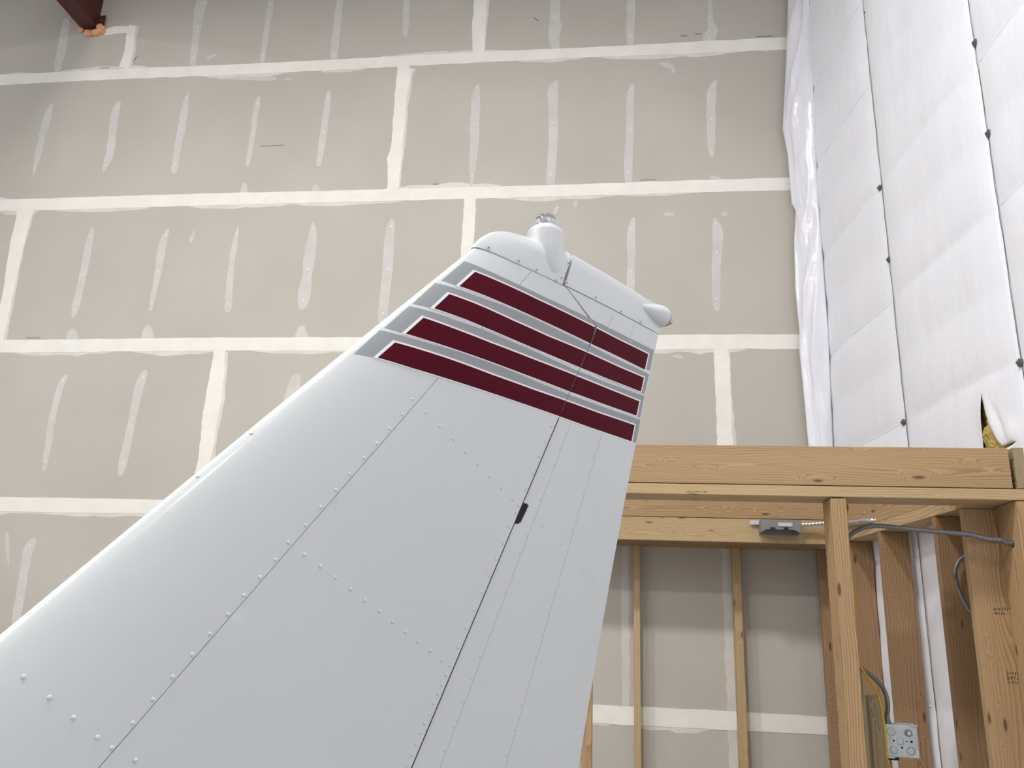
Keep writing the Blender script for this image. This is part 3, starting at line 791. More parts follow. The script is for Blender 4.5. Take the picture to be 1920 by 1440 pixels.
# ------------------------------------------------------------------ red steel beam entering the back wall
BZ = 6.575
beam = thing('steel_beam', 'dark red primed steel beam entering the drywall at upper left, ringed with orange foam', 'beam', (-4.53, YW, BZ))
bo = (-4.53, YW, BZ)
def beam_box(name, x0, x1, y0, y1, z0, z1, mat='red', bev=0.002):
    return box(name, x0 - bo[0], x1 - bo[0], y0 - bo[1], y1 - bo[1], z0 - bo[2], z1 - bo[2], mat, beam, bev)
beam_box('bottom_flange', -4.60, -4.445, -8.5, YW, BZ, BZ + 0.014)
beam_box('web', -4.472, -4.462, -8.5, YW, BZ + 0.014, BZ + 0.50)
beam_box('top_flange', -4.60, -4.445, -8.5, YW, BZ + 0.50, BZ + 0.514)
# clip angle with a bolt hole
V, F = [], []
ring = [(0.0, 0.0), (0.075, 0.0), (0.075, 0.10), (0.0, 0.10)]
cxz = (0.045, 0.055)
hole = [(cxz[0] + 0.015 * math.cos(k * math.pi / 4), cxz[1] + 0.02 * math.sin(k * math.pi / 4)) for k in range(8)]
pv, pf = triangulate(ring, hole, 0.02)
V = [(-4.462 - bo[0] + x, -0.03, 0.016 + z) for x, z in pv]
o = mesh_obj('clip_angle', V, pf, 'red', beam)
so = o.modifiers.new('thickness', 'SOLIDIFY'); so.thickness = 0.006
for i, (x, z) in enumerate(FOAM + [(-4.60, 6.62)]):
    bm = bmesh.new()
    bmesh.ops.create_icosphere(bm, subdivisions=3, radius=1)
    s = (0.040, 0.030, 0.030) if i not in (0, 5) else (0.026, 0.022, 0.026)
    for v in bm.verts:
        k = 1 + 0.22 * noise.noise(v.co * 1.8 + Vector((i * 3, 0, 0)))
        v.co = Vector((v.co.x * s[0] * k + x - bo[0], v.co.y * s[1] * k - 0.012, v.co.z * s[2] * k + z - bo[2]))
    bm.verts.index_update()
    VV = [v.co.copy() for v in bm.verts]; FF = [[v.index for v in f.verts] for f in bm.faces]
    bm.free()
    f = mesh_obj('foam_blob', VV, FF, 'foam', beam, smooth=True)
    if i == 0:
        f['label'] = 'orange expanding foam lump'

# ------------------------------------------------------------------ timber framing of the small office
ZP = 2.249                     # underside of the plates
YF0, YF1 = 3.41, 3.55          # front frame
ZF = 2.258
YB = 5.41                      # rear frame studs start here


def xl(y):                     # inner face of the side frame
    return 1.256 + SK * (5.41 - y)


fo = (0.0, YF0, 0.0)
front = thing('stud_frame', 'timber front frame with a deep header board over a doorway, nearest the camera', 'stud wall', fo)
F_ = lambda n, a, b, c, d, e, f, ax, m='wood', tw=0.0: board(n, a, b, c, d, e, f, ax, m, front, fo, twist=tw)
F_('header_board', -1.0, 1.560, YF0, YF0 + 0.038, 2.304, 2.464, 'x', 'wood')
F_('top_plate', -1.0, 1.95, YF0, 3.583, ZF, 2.3005, 'x', 'wood_pale_lit')
F_('header_board', -1.0, 1.560, YF1 - 0.05, YF1 - 0.012, 2.304, 2.464, 'x', 'wood')
F_('rim_block', 1.579, 1.64, YF0 + 0.004, YF0 + 0.36, 2.304, 2.468, 'y', 'woodgrey')
F_('stud', 0.868, 0.9275, YF0 + 0.002, YF1 - 0.004, 0, ZF - 0.006, 'z', 'wood')
F_('stud', -0.118, -0.077, YF0 + 0.002, YF1 - 0.004, 0, ZF - 0.001, 'z', 'wood')
F_('stud', 1.564, 1.603, YF0 + 0.004, 3.5865, 0, ZF - 0.002, 'z', 'wood')
F_('stud', 1.70, 1.738, YF0 + 0.004, YF1 - 0.004, 0, ZF - 0.002, 'z', 'wood')
F_('stud', -0.98, -0.942, YF0 + 0.004, YF1 - 0.004, 0, ZF - 0.002, 'z', 'wood')
F_('cripple_stud', 1.003, 1.050, 3.60, 3.685, 0.0, 1.503, 'z', 'woodgrey')
F_('nailing_strip', 0.958, 0.978, 3.57, 3.62, 0.0, 1.60, 'z', 'woodgrey')

so_ = (1.3, 4.5, 0.0)
side = thing('stud_frame', 'timber side frame of brown studs standing against the white insulation', 'stud wall', so_)
for i, (y, m) in enumerate(((3.588, 'wood'), (3.83, 'wood_brown_shaded'), (4.42, 'wood_brown_shaded'), (4.89, 'wood_brown_shaded'), (5.365, 'wood_brown_shaded'))):
    x = xl(y)
    # each stud is a 2x6; the brown ones carry shade in their wood colour
    board('stud', x, x + 0.140, y, y + 0.040, 0, ZP - 0.001, 'z', m, side, so_)
# plate along the top of the side frame, following its line
a0, a1 = 3.586, 5.49
L = a1 - a0
ang = math.atan(SK)
V, F = box_geo(-L / 2 / math.cos(ang), L / 2 / math.cos(ang), -0.07, 0.07, -0.0255, 0.0255, 0.002)
mesh_obj('top_plate', V, F, 'wood_pale_lit', side, loc=(xl((a0 + a1) / 2) + 0.07 - so_[0], (a0 + a1) / 2 - so_[1], ZP + 0.0265), rot=(0, 0, math.pi / 2 + ang))

ro = (0.3, 5.45, 0.0)
V, F = box_geo(-L / 2 / math.cos(ang), L / 2 / math.cos(ang), -0.07, 0.07, -0.0255, 0.0255, 0.002)
mesh_obj('top_plate', V, F, 'wood', side, loc=(xl((a0 + a1) / 2) + 0.072 - so_[0], (a0 + a1) / 2 - so_[1], ZP + 0.0785), rot=(0, 0, math.pi / 2 + ang))
V, F = box_geo(-L / 2 / math.cos(ang) + 0.13, L / 2 / math.cos(ang), -0.019, 0.019, -0.055, 0.055, 0.002)
mesh_obj('rim_board', V, F, 'wood', side, loc=(xl((a0 + a1) / 2) + 0.024 - so_[0], (a0 + a1) / 2 - so_[1], ZP + 0.160), rot=(0, 0, math.pi / 2 + ang))
rear = thing('stud_frame', 'timber rear frame with long beams over thin studs against the drywall', 'stud wall', ro)
R_ = lambda n, a, b, c, d, e, f, ax, m='wood': board(n, a, b, c, d, e, f, ax, m, rear, ro)
R_('rim_board', -1.0, 1.275, 5.076, 5.114, 2.391, 2.53, 'x', 'wood')
R_('beam_board', -1.0, 1.275, 5.080, 5.118, ZP, 2.389, 'x', 'wood_pale_lit')
R_('under_plate', -1.0, 1.262, 5.121, 5.262, ZP + 0.001, 2.289, 'x', 'wood_brown_shaded')
R_('under_plate', -1.0, 1.262, 5.265, 5.407, ZP + 0.002, 2.289, 'x', 'wood_brown_shaded')
R_('top_plate', -1.0, 1.245, 5.409, 5.497, ZP + 0.001, 2.289, 'x', 'wood')
R_('stud', 0.135, 0.174, YB, 5.497, 0, ZP, 'z', 'wood_pale_lit')  # pale tone paints the light on this stud and the next
R_('stud', 0.752, 0.800, YB, 5.497, 0, ZP, 'z', 'wood_pale_lit')
R_('stud', -0.475, -0.437, YB, 5.497, 0, ZP, 'z', 'wood')
R_('stud', -0.98, -0.942, YB, 5.497, 0, ZP, 'z', 'wood')


def stamp(parent, origin, x0, z0, w, h, y, seed, rows=2):
    q = random.Random(seed)
    V, F = [], []
    for r in range(rows):
        x = x0
        zc = z0 - r * h * 1.35
        while x < x0 + w:
            s = q.uniform(0.3, 0.7) * h
            for _ in range(2):
                cx = x + q.uniform(0, s * 0.6); cz = zc + q.uniform(-0.3, 0.3) * h
                lw, lh = (s * 0.7, h * 0.14) if q.random() < 0.45 else (h * 0.14, h * q.uniform(0.5, 0.95))
                b = len(V)
                for yy_ in (y - 0.0004, y + 0.0004):
                    for a, c in ((-1, -1), (1, -1), (1, 1), (-1, 1)):
                        V.append((cx + a * lw / 2 - origin[0], yy_ - origin[1], cz + c * lh / 2 - origin[2]))
                F += [(b, b + 1, b + 2, b + 3), (b + 4, b + 5, b + 6, b + 7)] + [(b + k, b + (k + 1) % 4, b + 4 + (k + 1) % 4, b + 4 + k) for k in range(4)]
            x += s * 1.25
    o = mesh_obj('grade_stamp', V, F, 'ink', parent)
    o['label'] = 'smudged black grade stamp'
    return o


stamp(side, so_, 1.505, 1.85, 0.065, 0.012, 3.588, 3)
stamp(side, so_, 1.525, 1.610, 0.05, 0.013, 3.588, 11, 3)
stamp(front, fo, 0.298, 2.268, 0.085, 0.008, YF0, 5, 1)

# ------------------------------------------------------------------ boxes, conduits and cables
jb = thing('junction_box', 'square galvanized steel box with knockouts beside the doorway post, low at right', 'junction box', (1.116, 3.60, 1.28))
jo = (1.116, 3.60, 1.28)
J = lambda n, a, b, c, d, e, f, m='galv', bv=0.002: box(n, a - jo[0], b - jo[0], c - jo[1], d - jo[1], e - jo[2], f - jo[2], m, jb, bv)
J('box_shell', 1.057, 1.175, 3.60, 3.652, 1.283, 1.401, bv=0.004)
J('rim_flange', 1.054, 1.178, 3.648, 3.653, 1.280, 1.404, bv=0.001)
J('corner_ear', 1.150, 1.179, 3.597, 3.601, 1.398, 1.404, bv=0.001)
J('corner_ear', 1.054, 1.083, 3.597, 3.601, 1.279, 1.286, bv=0.001)


def disc_ring(name, cx, cz, r0, r1, y, th, mat, parent, org, n=24):
    V, F = [], []
    for (r, yy_) in ((r0, y), (r0, y - th), (r1, y - th), (r1, y)):
        for k in range(n):
            a = 2 * math.pi * k / n
            V.append((cx + r * math.cos(a) - org[0], yy_ - org[1], cz + r * math.sin(a) - org[2]))
    for i in range(4):
        for k in range(n):
            F.append((i * n + k, i * n + (k + 1) % n, ((i + 1) % 4) * n + (k + 1) % n, ((i + 1) % 4) * n + k))
    return mesh_obj(name, V, F, mat, parent)


def disc(name, cx, cz, r, y, th, mat, parent, org, n=20):
    V = [(cx - org[0], y - th - org[1], cz - org[2])]
    for yy_ in (y - th, y):
        for k in range(n):
            a = 2 * math.pi * k / n
            V.append((cx + r * math.cos(a) - org[0], yy_ - org[1], cz + r * math.sin(a) - org[2]))
    F = [(0, 1 + k, 1 + (k + 1) % n) for k in range(n)] + [(1 + k, 1 + (k + 1) % n, 1 + n + (k + 1) % n, 1 + n + k) for k in range(n)]
    return mesh_obj(name, V, F, mat, parent)


for cx, cz, r in ((1.077, 1.375, 0.015), (1.108, 1.343, 0.014), (1.082, 1.310, 0.014), (1.145, 1.309, 0.016)):
    disc_ring('knockout', cx, cz, r - 0.0014, r, 3.6, 0.0009, 'conduit', jb, jo)
disc_ring('knockout', 1.145, 1.309, 0.0115, 0.0125, 3.6, 0.0009, 'conduit', jb, jo)
disc('screw_hole', 1.150, 1.342, 0.0045, 3.6, 0.0006, 'dark', jb, jo)
disc('screw_hole', 1.133, 1.342, 0.0026, 3.6, 0.0006, 'dark', jb, jo)
disc('screw_hole', 1.113, 1.319, 0.0040, 3.6, 0.0006, 'dark', jb, jo)
disc('screw_hole', 1.085, 1.343, 0.0035, 3.6, 0.0006, 'dark', jb, jo)
c = disc('cable_clamp', 1.141, 1.373, 0.013, 3.6, 0.006, 'conduit', jb, jo)
disc('clamp_screw', 1.141, 1.373, 0.007, 3.594, 0.003, 'steel', jb, jo)
J('bond_lug', 1.154, 1.163, 3.592, 3.6, 1.368, 1.379, 'steel', 0.001)
lathe('conduit_connector', [(0.010, 0.0), (0.0125, 0.0), (0.0125, 0.012), (0.0105, 0.013), (0.0105, 0.026), (0.009, 0.027)], (1.0725 - jo[0], 3.618 - jo[1], 1.401 - jo[2]), 'conduit', jb, 20)
J('bracket_tab', 1.062, 1.10, 3.603, 3.65, 1.272, 1.284, 'dark', 0.001)

o = corrugated('flex_conduit', [(0.918, 3.50, 1.632)] + C3[1:-1] + [(1.0725, 3.618, 1.424)], 0.0085, 0.0065, 'conduit', 0.12)
tag(o, 'grey flexible conduit dropping from the doorway post into the square steel box', 'conduit')
o = corrugated('flex_conduit', C1 + [[1.575, 3.485, C1[-1][2] - 0.003]], 0.0105, 0.0085, 'conduit', 0.2)
tag(o, 'grey flexible conduit arching from behind the doorway post to the right corner stud', 'conduit')
o = corrugated('flex_conduit', C2, 0.0092, 0.0075, 'conduit', 0.18)
tag(o, 'short loop of grey conduit bulging out beside the second side stud', 'conduit')
disc('cable_hole', 0, 0, 0.014, 0, 0.0005, 'dark', None, (0, 0, 0))
hole_o = bpy.data.objects['cable_hole']
hole_o.parent = front
hole_o.location = (1.5637 - fo[0], 3.485 - fo[1], C1[-1][2] - 0.004)
hole_o.rotation_euler = (0, 0, -math.pi / 2)


def cable(name, pts, r, mat, label):
    V, F = tube_geo(smooth_path(pts, 0.012), r, 8)
    o = mesh_obj(name, V, F, mat, None, smooth=True)
    tag(o, label, 'cable')
    return o


cable('yellow_cable', [(0.962, 3.60, 2.262)] + Y1[1:] + [(0.938, 3.56, 2.10)], 0.0055, 'yellow', 'short yellow cable behind the top of the doorway post')
cable('yellow_cable', Y2, 0.0040, 'yellow', 'yellow cable lying along the right edge of the doorway post at mid height')
cable('yellow_cable', [(0.925, 3.49, 1.645)] + Y3[1:] + [(1.09, 3.59, 1.18), (1.08, 3.59, 1.0), (1.07, 3.59, 0.6)], 0.0042, 'yellow', 'yellow cable passing in front of the left side of the square steel box')

eb = thing('junction_box', 'grey open bottomed steel box with a pale tag, hung on the rear beam', 'junction box', (0.955, 5.06, 2.30))
eo = (0.955, 5.06, 2.30)
E_ = lambda n, a, b, c, d, e, f, m='boxgrey', bv=0.0015: box(n, a - eo[0], b - eo[0], c - eo[1], d - eo[1], e - eo[2], f - eo[2], m, eb, bv)
# notched front plate
P = [(0.865, 2.300), (0.893, 2.318), (0.915, 2.318), (0.915, 2.330), (0.945, 2.330), (0.945, 2.318), (0.992, 2.318), (0.992, 2.330), (1.020, 2.330), (1.020, 2.318), (1.048, 2.318), (1.085, 2.300), (1.092, 2.372), (0.865, 2.372)]
pv, pf = triangulate(P, None, 0.02)
V = [(x - eo[0], 4.985 - eo[1], z - eo[2]) for x, z in pv]
o = mesh_obj('front_plate', V, pf, 'boxgrey', eb)
md = o.modifiers.new('thickness', 'SOLIDIFY'); md.thickness = 0.003
E_('back_plate', 0.865, 1.092, 5.072, 5.079, 2.296, 2.372)
E_('end_plate', 0.865, 0.869, 4.986, 5.076, 2.300, 2.372)
E_('end_plate', 1.088, 1.092, 4.986, 5.076, 2.300, 2.372)
E_('top_plate', 0.866, 1.091, 4.986, 5.076, 2.370, 2.374)
E_('mounting_ear', 0.815, 0.880, 5.060, 5.066, 2.352, 2.378, 'tag')
E_('pale_tag', 0.962, 1.042, 4.980, 4.9834, 2.335, 2.357, 'tag', 0.0008)
for x in (0.880, 0.898, 0.930, 1.066):
    disc('box_screw', x, 2.352 if x < 0.9 else 2.345, 0.0035, 4.984, 0.002, 'steel', eb, eo, 10)
o = corrugated('coil_cable', [(1.085, 5.03, 2.352)] + [(1.15, 5.03, 2.356), (1.225, 5.01, 2.362), (1.272, 4.93, 2.352), (1.297, 4.78, 2.335), (1.318, 4.62, 2.322), (1.335, 4.50, 2.315), (1.41, 4.44, 2.309)], 0.015, 0.019, 'coil', 0.45)
tag(o, 'shiny coiled metal clad cable running right from the grey box on the rear beam', 'cable')

# ------------------------------------------------------------------ the aeroplane's tail
PX, PY, AZ = -0.12737, 1.94320, math.radians(37.5)
tail = thing('airplane_tail', 'white airplane tail fin and rudder with four maroon and grey stripes near the tip', 'airplane', (PX, PY, 0), math.pi / 2 - AZ)
ZT = 2.5285                    # top edge of the sheet-metal skins
ZB = 1.02                      # where the fin meets the tail cone
TH = 0.085
polyv = lambda P, z: sum(c * z ** (len(P) - 1 - i) for i, c in enumerate(P))
le = lambda z: polyv(LEZ, z)
te = lambda z: polyv(TEZ, z)
hinge = lambda z: polyv(HINGEZ, z)
spar = lambda z: polyv(SPARZ, z)


def thick(u, z):
    a = le(z); c = te(z) - a
    s = min(max((u - a) / c, 0.0), 1.0)
    return c * 5 * TH * (0.2969 * s ** 0.5 - 0.126 * s - 0.3516 * s * s + 0.2843 * s ** 3 - 0.1036 * s ** 4)


def zbot(u):
    return 2.5365 - 0.0068 * min(1.0, max(0.0, (u + 0.318) / 0.11))


def pt(u, z, lift=0.0, side=1):
    return (u, -side * (thick(u, z) + lift), z)


def shell(name, pts, faces, surf, mat, parent, side_faces=True, ang=40):
    """a closed hollow skin: both faces at +-surf(u, z), joined round the edge"""
    n = len(pts)
    V = [(p[0], -surf(p[0], p[1]), p[1]) for p in pts] + [(p[0], surf(p[0], p[1]), p[1]) for p in pts]
    F = [list(f) for f in faces] + [[n + i for i in f][::-1] for f in faces]
    if side_faces:
        for a, b in boundary_edges(faces):
            F.append([a, b, n + b, n + a])
    o = mesh_obj(name, V, F, mat, parent)
    return autosmooth(o, ang)


# leading-edge skin, wrapped round the nose in one sheet
V, F = [], []
NZ, NS = 90, 40
for c in range(NZ + 1):
    z0 = ZB + (ZT - ZB) * c / NZ
    ring = []

    def nose_pt(i):
        z = z0
        for _ in range(3):
            a, b = le(z), spar(z) - 0.0006
            u = a + (b - a) * (i / NS) ** 2.2
            z = z0 + (zbot(u) - 0.0012 - ZT) * (c / NZ) ** 12
        return u, z
    for i in range(NS, -1, -1):
        u, z = nose_pt(i)
        ring.append((u, -(thick(u, z) + 0.0002 * (i > 0)), z))
    for i in range(1, NS + 1):
        u, z = nose_pt(i)
        ring.append((u, thick(u, z) + 0.0002, z))
    b, z = nose_pt(NS)
    ring = [(b, -(thick(b, z) - 0.0015), z)] + ring + [(b, thick(b, z) - 0.0015, z)]
    V += ring
m = 2 * NS + 3
for c in range(NZ):
    for i in range(m - 1):
        F.append((c * m + i, c * m + i + 1, (c + 1) * m + i + 1, (c + 1) * m + i))
fin_le = autosmooth(mesh_obj('leading_edge_skin', V, F, 'whitepaint', tail), 45)

# fixed fin skin between the spar line and the hinge line
GC = (0.1084, 2.4643)          # corner where the rudder horn starts
GD = (-0.0200, ZT)
O = [(spar(ZB) + 0.0006, ZB), (hinge(ZB) - 0.0012, ZB), (hinge(2.405) - 0.0012, 2.405), (hinge(2.412) - 0.006, 2.413), (GC[0] - 0.006, GC[1] - 0.003), (GD[0] - 0.001, ZT), (spar(ZT) + 0.0006, ZT)]
pv, pf = triangulate(O, None, 0.022)
shell('fin_skin', pv, pf, lambda u, z: thick(u, z), 'whitepaint', tail)

# rudder with its balance horn
RN = 0.0022
rn = lambda z: 0.0022 + 0.0030 * min(1.0, max(0.0, (2.20 - z) / 0.03))
SL = [(-0.1760, 1.9240), (-0.1600, 1.9232), (-0.1560, 1.9275), (-0.1420, 1.9600), (-0.1405, 1.9670), (-0.1440, 1.9690)]
zs0, zs1 = 1.9225, 1.970
O = [(hinge(ZB) + rn(ZB), ZB), (te(ZB), ZB)]
z = ZB + 0.1
while z < 2.48:
    O.append((te(z), z)); z += 0.1
O += [(te(2.5385), 2.5385), (GD[0] + 0.0015, 2.5305), (GC[0] + 0.0012, GC[1] + 0.0005), (hinge(2.413) + 0.0035, 2.413), (hinge(2.40) + RN, 2.40)]
O += [(hinge(2.2) + rn(2.2), 2.2), (hinge(2.17) + rn(2.17), 2.17)]
O += [(hinge(zs1) + rn(zs1), zs1), (hinge(zs1) + 0.0215, zs1 - 0.003), (hinge(zs0) + 0.0215, zs0 + 0.003), (hinge(zs0) + rn(zs0), zs0)]


def rsurf(u, z):
    w = max(thick(u, z), 0.0008)
    d = u - hinge(z) - rn(z)
    if z < 2.40 and d < 0.03:
        w -= (0.005 if z < 2.17 else 0.0012 + 0.0038 * max(0.0, (2.2 - z) / 0.03)) * math.exp(-(d / 0.005))
    return w


xs_extra = []
z = ZB + 0.02
while z < ZT:
    for d in (0.007, 0.009, 0.012, 0.016, 0.024, 0.036, 0.06, 0.1, 0.14, 0.18, 0.22, 0.26, 0.3, 0.34, 0.38, 0.42, 0.46, 0.5):
        if hinge(z) + d < te(z) - 0.01:
            xs_extra.append((hinge(z) + d, z))
    z += 0.015
z = 2.42
while z < ZT:
    for k in range(8):
        xs_extra.append((-0.01 + 0.03 * k, z))
    z += 0.03
pv, pf = triangulate(O, None, 0.02, xs_extra)
rudder = shell('rudder', pv, pf, rsurf, 'whitepaint', tail)

# spar closing the fin; its dark colour stands for hinge-gap shade
V, F = [], []
for c in range(41):
    z = ZB + (2.43 - ZB) * c / 40
    u = hinge(z) - 0.006
    w = thick(u, z) - 0.003
    V += [(u, -w, z), (u + 0.0105, -w, z), (u + 0.0105, w, z), (u, w, z)]
for c in range(40):
    for k in range(4):
        F.append((c * 4 + k, c * 4 + (k + 1) % 4, c * 4 + 4 + (k + 1) % 4, c * 4 + 4 + k))
F += [(0, 1, 2, 3), (160, 161, 162, 163)]
mesh_obj('rear_spar_shade', V, F, 'spar', tail)
# black block filling the hinge cut-out, standing for its shade
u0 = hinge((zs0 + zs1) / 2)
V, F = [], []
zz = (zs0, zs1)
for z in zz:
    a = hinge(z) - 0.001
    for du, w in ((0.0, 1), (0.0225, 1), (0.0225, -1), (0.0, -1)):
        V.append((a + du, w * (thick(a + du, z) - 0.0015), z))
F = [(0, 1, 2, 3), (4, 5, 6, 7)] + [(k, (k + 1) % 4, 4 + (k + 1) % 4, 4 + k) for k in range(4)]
o = mesh_obj('hinge_pocket_shade', V, F, 'dark', tail)
o['label'] = 'black shade fill in the hinge pocket'

# black fill standing for shade in the wider gap below the balance horn
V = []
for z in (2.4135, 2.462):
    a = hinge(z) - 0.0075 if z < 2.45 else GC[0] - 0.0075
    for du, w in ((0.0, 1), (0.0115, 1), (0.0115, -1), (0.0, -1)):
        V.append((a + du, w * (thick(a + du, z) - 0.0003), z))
mesh_obj('horn_gap_shade', V, F, 'dark', tail)


# rivets
def rivet_mesh(name, pts, r, parent, surf):
    V, F = [], []
    for u, z in pts:
        e = 0.004
        du = (surf(u + e, z) - surf(u - e, z)) / (2 * e)
        dz = (surf(u, z + e) - surf(u, z - e)) / (2 * e)
        nrm = Vector((-du, -1, -dz)).normalized()
        tx = Vector((1, 0, 0)); tx = (tx - nrm * tx.dot(nrm)).normalized(); ty = nrm.cross(tx)
        c = Vector((u, -surf(u, z), z))
        b = len(V)
        for rr, hh in ((1.0, -0.1), (0.92, 0.12), (0.6, 0.30)):
            for k in range(10):
                a = k * math.pi / 5
                V.append(c + tx * (r * rr * math.cos(a)) + ty * (r * rr * math.sin(a)) + nrm * (r * hh))
        V.append(c + nrm * (r * 0.36))
        for i in range(2):
            for k in range(10):
                F.append((b + i * 10 + k, b + i * 10 + (k + 1) % 10, b + i * 10 + 10 + (k + 1) % 10, b + i * 10 + 10 + k))
        for k in range(10):
            F.append((b + 20 + k, b + 20 + (k + 1) % 10, b + 30))
    o = mesh_obj(name, V, F, 'whitepaint', parent, smooth=True)
    o['kind'] = 'stuff'
    return o


rivet_mesh('fin_rivets', [p for p in RIVETS_FIN if not (p[1] > 2.2 and p[0] < le(p[1]) + 0.06)], 0.0036, tail, lambda u, z: thick(u, z) + 0.0005)
rivet_mesh('rudder_rivets', [(u - (0.0012 if u > te(z) - 0.004 else 0), z) for u, z in RIVETS_RUDDER], 0.0033, tail, rsurf)

# thin grey strips drawn along the rudder's lap seams
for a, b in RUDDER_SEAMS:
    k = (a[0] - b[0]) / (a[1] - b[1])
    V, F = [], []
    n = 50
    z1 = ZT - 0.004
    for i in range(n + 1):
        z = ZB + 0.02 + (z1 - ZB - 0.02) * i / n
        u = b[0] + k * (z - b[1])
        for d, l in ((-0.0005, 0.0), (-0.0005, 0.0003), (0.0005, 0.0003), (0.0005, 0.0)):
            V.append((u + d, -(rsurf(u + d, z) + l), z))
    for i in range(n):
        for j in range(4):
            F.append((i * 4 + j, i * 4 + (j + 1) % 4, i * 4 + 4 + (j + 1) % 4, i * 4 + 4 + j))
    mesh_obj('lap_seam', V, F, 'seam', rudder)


# stripes: vinyl laid on the skin, cut where the rudder turns
def clip(P, f):
    out = []
    n = len(P)
    for i in range(n):
        a, b = P[i], P[(i + 1) % n]
        fa, fb = f(a), f(b)
        if fa >= 0:
            out.append(a)
        if (fa >= 0) != (fb >= 0):
            t = fa / (fa - fb)
            out.append((a[0] + (b[0] - a[0]) * t, a[1] + (b[1] - a[1]) * t))
    return out


dgx, dgz = GD[0] - GC[0], GD[1] - GC[1]
dgl = math.hypot(dgx, dgz)
diag = lambda p: ((p[0] - GC[0]) * dgz - (p[1] - GC[1]) * dgx) / dgl      # >0 towards the rudder horn?
if diag((GC[0] + 0.1, GC[1] + 0.1)) < 0:
    _d = diag
    diag = lambda p: -_d(p)
def gap_x(z):
    if z < 2.413:
        return hinge(z)
    return hinge(2.413) + (GC[0] - hinge(2.413)) * (z - 2.413) / (GC[1] - 2.413)


left_of = lambda p: gap_x(p[1]) - 0.0013 - (0.0048 if p[1] > 2.413 else 0) - p[0]
right_of = lambda p: p[0] - gap_x(p[1]) - 0.0024 - (0.0003 if p[1] > 2.407 else 0)


def decal(name, P, mat, lift, parent, surf):
    if len(P) < 3:
        return None
    try:
        ex = []
        for i in range(-42, 35):
            for j in range(130, 160):
                ex.append((i * 0.0155, j * 0.0155 + 0.004))
        if surf is fsurf:
            ex = [e for e in ex if e[0] - le(e[1]) > 0.05]
            z = 2.1
            while z < 2.54:
                for d in (0.003, 0.006, 0.010, 0.015, 0.021, 0.028, 0.036, 0.045):
                    ex.append((le(z) + d, z))
                z += 0.010
        if surf is rsurf:
            ex = [e for e in ex if e[0] - hinge(e[1]) > 0.03]
            z = 2.0
            while z < 2.5:
                for d in (0.0062, 0.0085, 0.0115, 0.016, 0.024):
                    ex.append((hinge(z) + d, z))
                z += 0.012
        pv, pf = triangulate(P, None, 0.004, ex, edge_step=0.008)
    except Exception as ex:
        print('decal failed', name, ex)
        return None
    if not pf:
        return None
    n = len(pv)
    V = [(p[0], -(surf(p[0], p[1]) + lift), p[1]) for p in pv] + [(p[0], -(surf(p[0], p[1]) - 0.0002), p[1]) for p in pv]
    F = [list(f) for f in pf]
    for a, b in boundary_edges(pf):
        F.append([a, b, n + b, n + a])
    return mesh_obj(name, V, F, mat, parent, smooth=False)


def grow(P, g_l, g_t, g_r):
    """white edging: the maroon outline pushed out on its left end, its top and its right end"""
    c = []
    n = len(P)
    area2 = sum(P[i][0] * P[(i + 1) % n][1] - P[(i + 1) % n][0] * P[i][1] for i in range(n))
    s = 1 if area2 > 0 else -1
    out = []
    lines = []
    for i in range(n):
        a, b = P[i], P[(i + 1) % n]
        dx, dz = b[0] - a[0], b[1] - a[1]
        l = math.hypot(dx, dz)
        nx, nz = s * dz / l, -s * dx / l
        if nz > 0.45:
            g = g_t if nx > -0.62 else g_l
        elif nz < -0.45:
            g = g_t * 0.6
        else:
            g = g_r if nx > 0 else g_l
        lines.append((a[0] + nx * g, a[1] + nz * g, dx / l, dz / l))
    for i in range(n):
        p, q = lines[i - 1], lines[i]
        den = p[2] * q[3] - p[3] * q[2]
        if abs(den) < 1e-3:
            out.append((q[0], q[1]))
        else:
            t = ((q[0] - p[0]) * q[3] - (q[1] - p[1]) * q[2]) / den
            out.append((p[0] + p[2] * t, p[1] + p[3] * t))
    return out


fsurf = lambda u, z: thick(u, z) + 0.0003
for st in STRIPES:
    for nm, P, mat, lift in (('grey_stripe', st['g'], 'grey', 0.0006), ('white_pinstripe', grow(st['m'], 0.0058, 0.0042, 0.0052), 'pin', 0.0009), ('maroon_stripe', st['m'], 'maroon', 0.0012)):
        A = clip(clip(P, left_of), lambda p: -diag(p) - 0.0004)
        decal(nm, A, mat, lift, tail, fsurf)
        B = clip(P, right_of)
        decal(nm, B, mat, lift, rudder, rsurf)
        C_ = clip(clip(P, lambda p: -right_of(p)), lambda p: diag(p) - 0.0012)
        decal(nm, C_, mat, lift, rudder, rsurf)

# moulded fin-tip cap
CAPF = [(2.5375, -0.3180), (2.5578, -0.3054), (2.5775, -0.2862), (2.594, -0.266), (2.6055, -0.2455), (2.6150, -0.222), (2.6225, -0.19), (2.6280, -0.165), (2.632, -0.14)]
ZC1 = 2.632


def capfront(z):
    return lerp_tab(CAPF, z)


def capsurf(u, z):
    a = capfront(z); c = te(2.537) - capfront(2.537)
    s = max((u - a) / c, 0.0)
    w = 0.0012 + c * 5 * TH * (0.2969 * s ** 0.5 - 0.126 * s - 0.3516 * s * s + 0.2843 * s ** 3 - 0.1036 * s ** 4)
    k = max(0.0, (z - 2.585) / (ZC1 + 0.003 - 2.585))
    lim = 0.038 if u < 0.03 else 0.036
    w = min(w, lim) * math.sqrt(max(0.0, 1 - k * k * (1.0 if u < -0.045 else 0.45)))
    return w


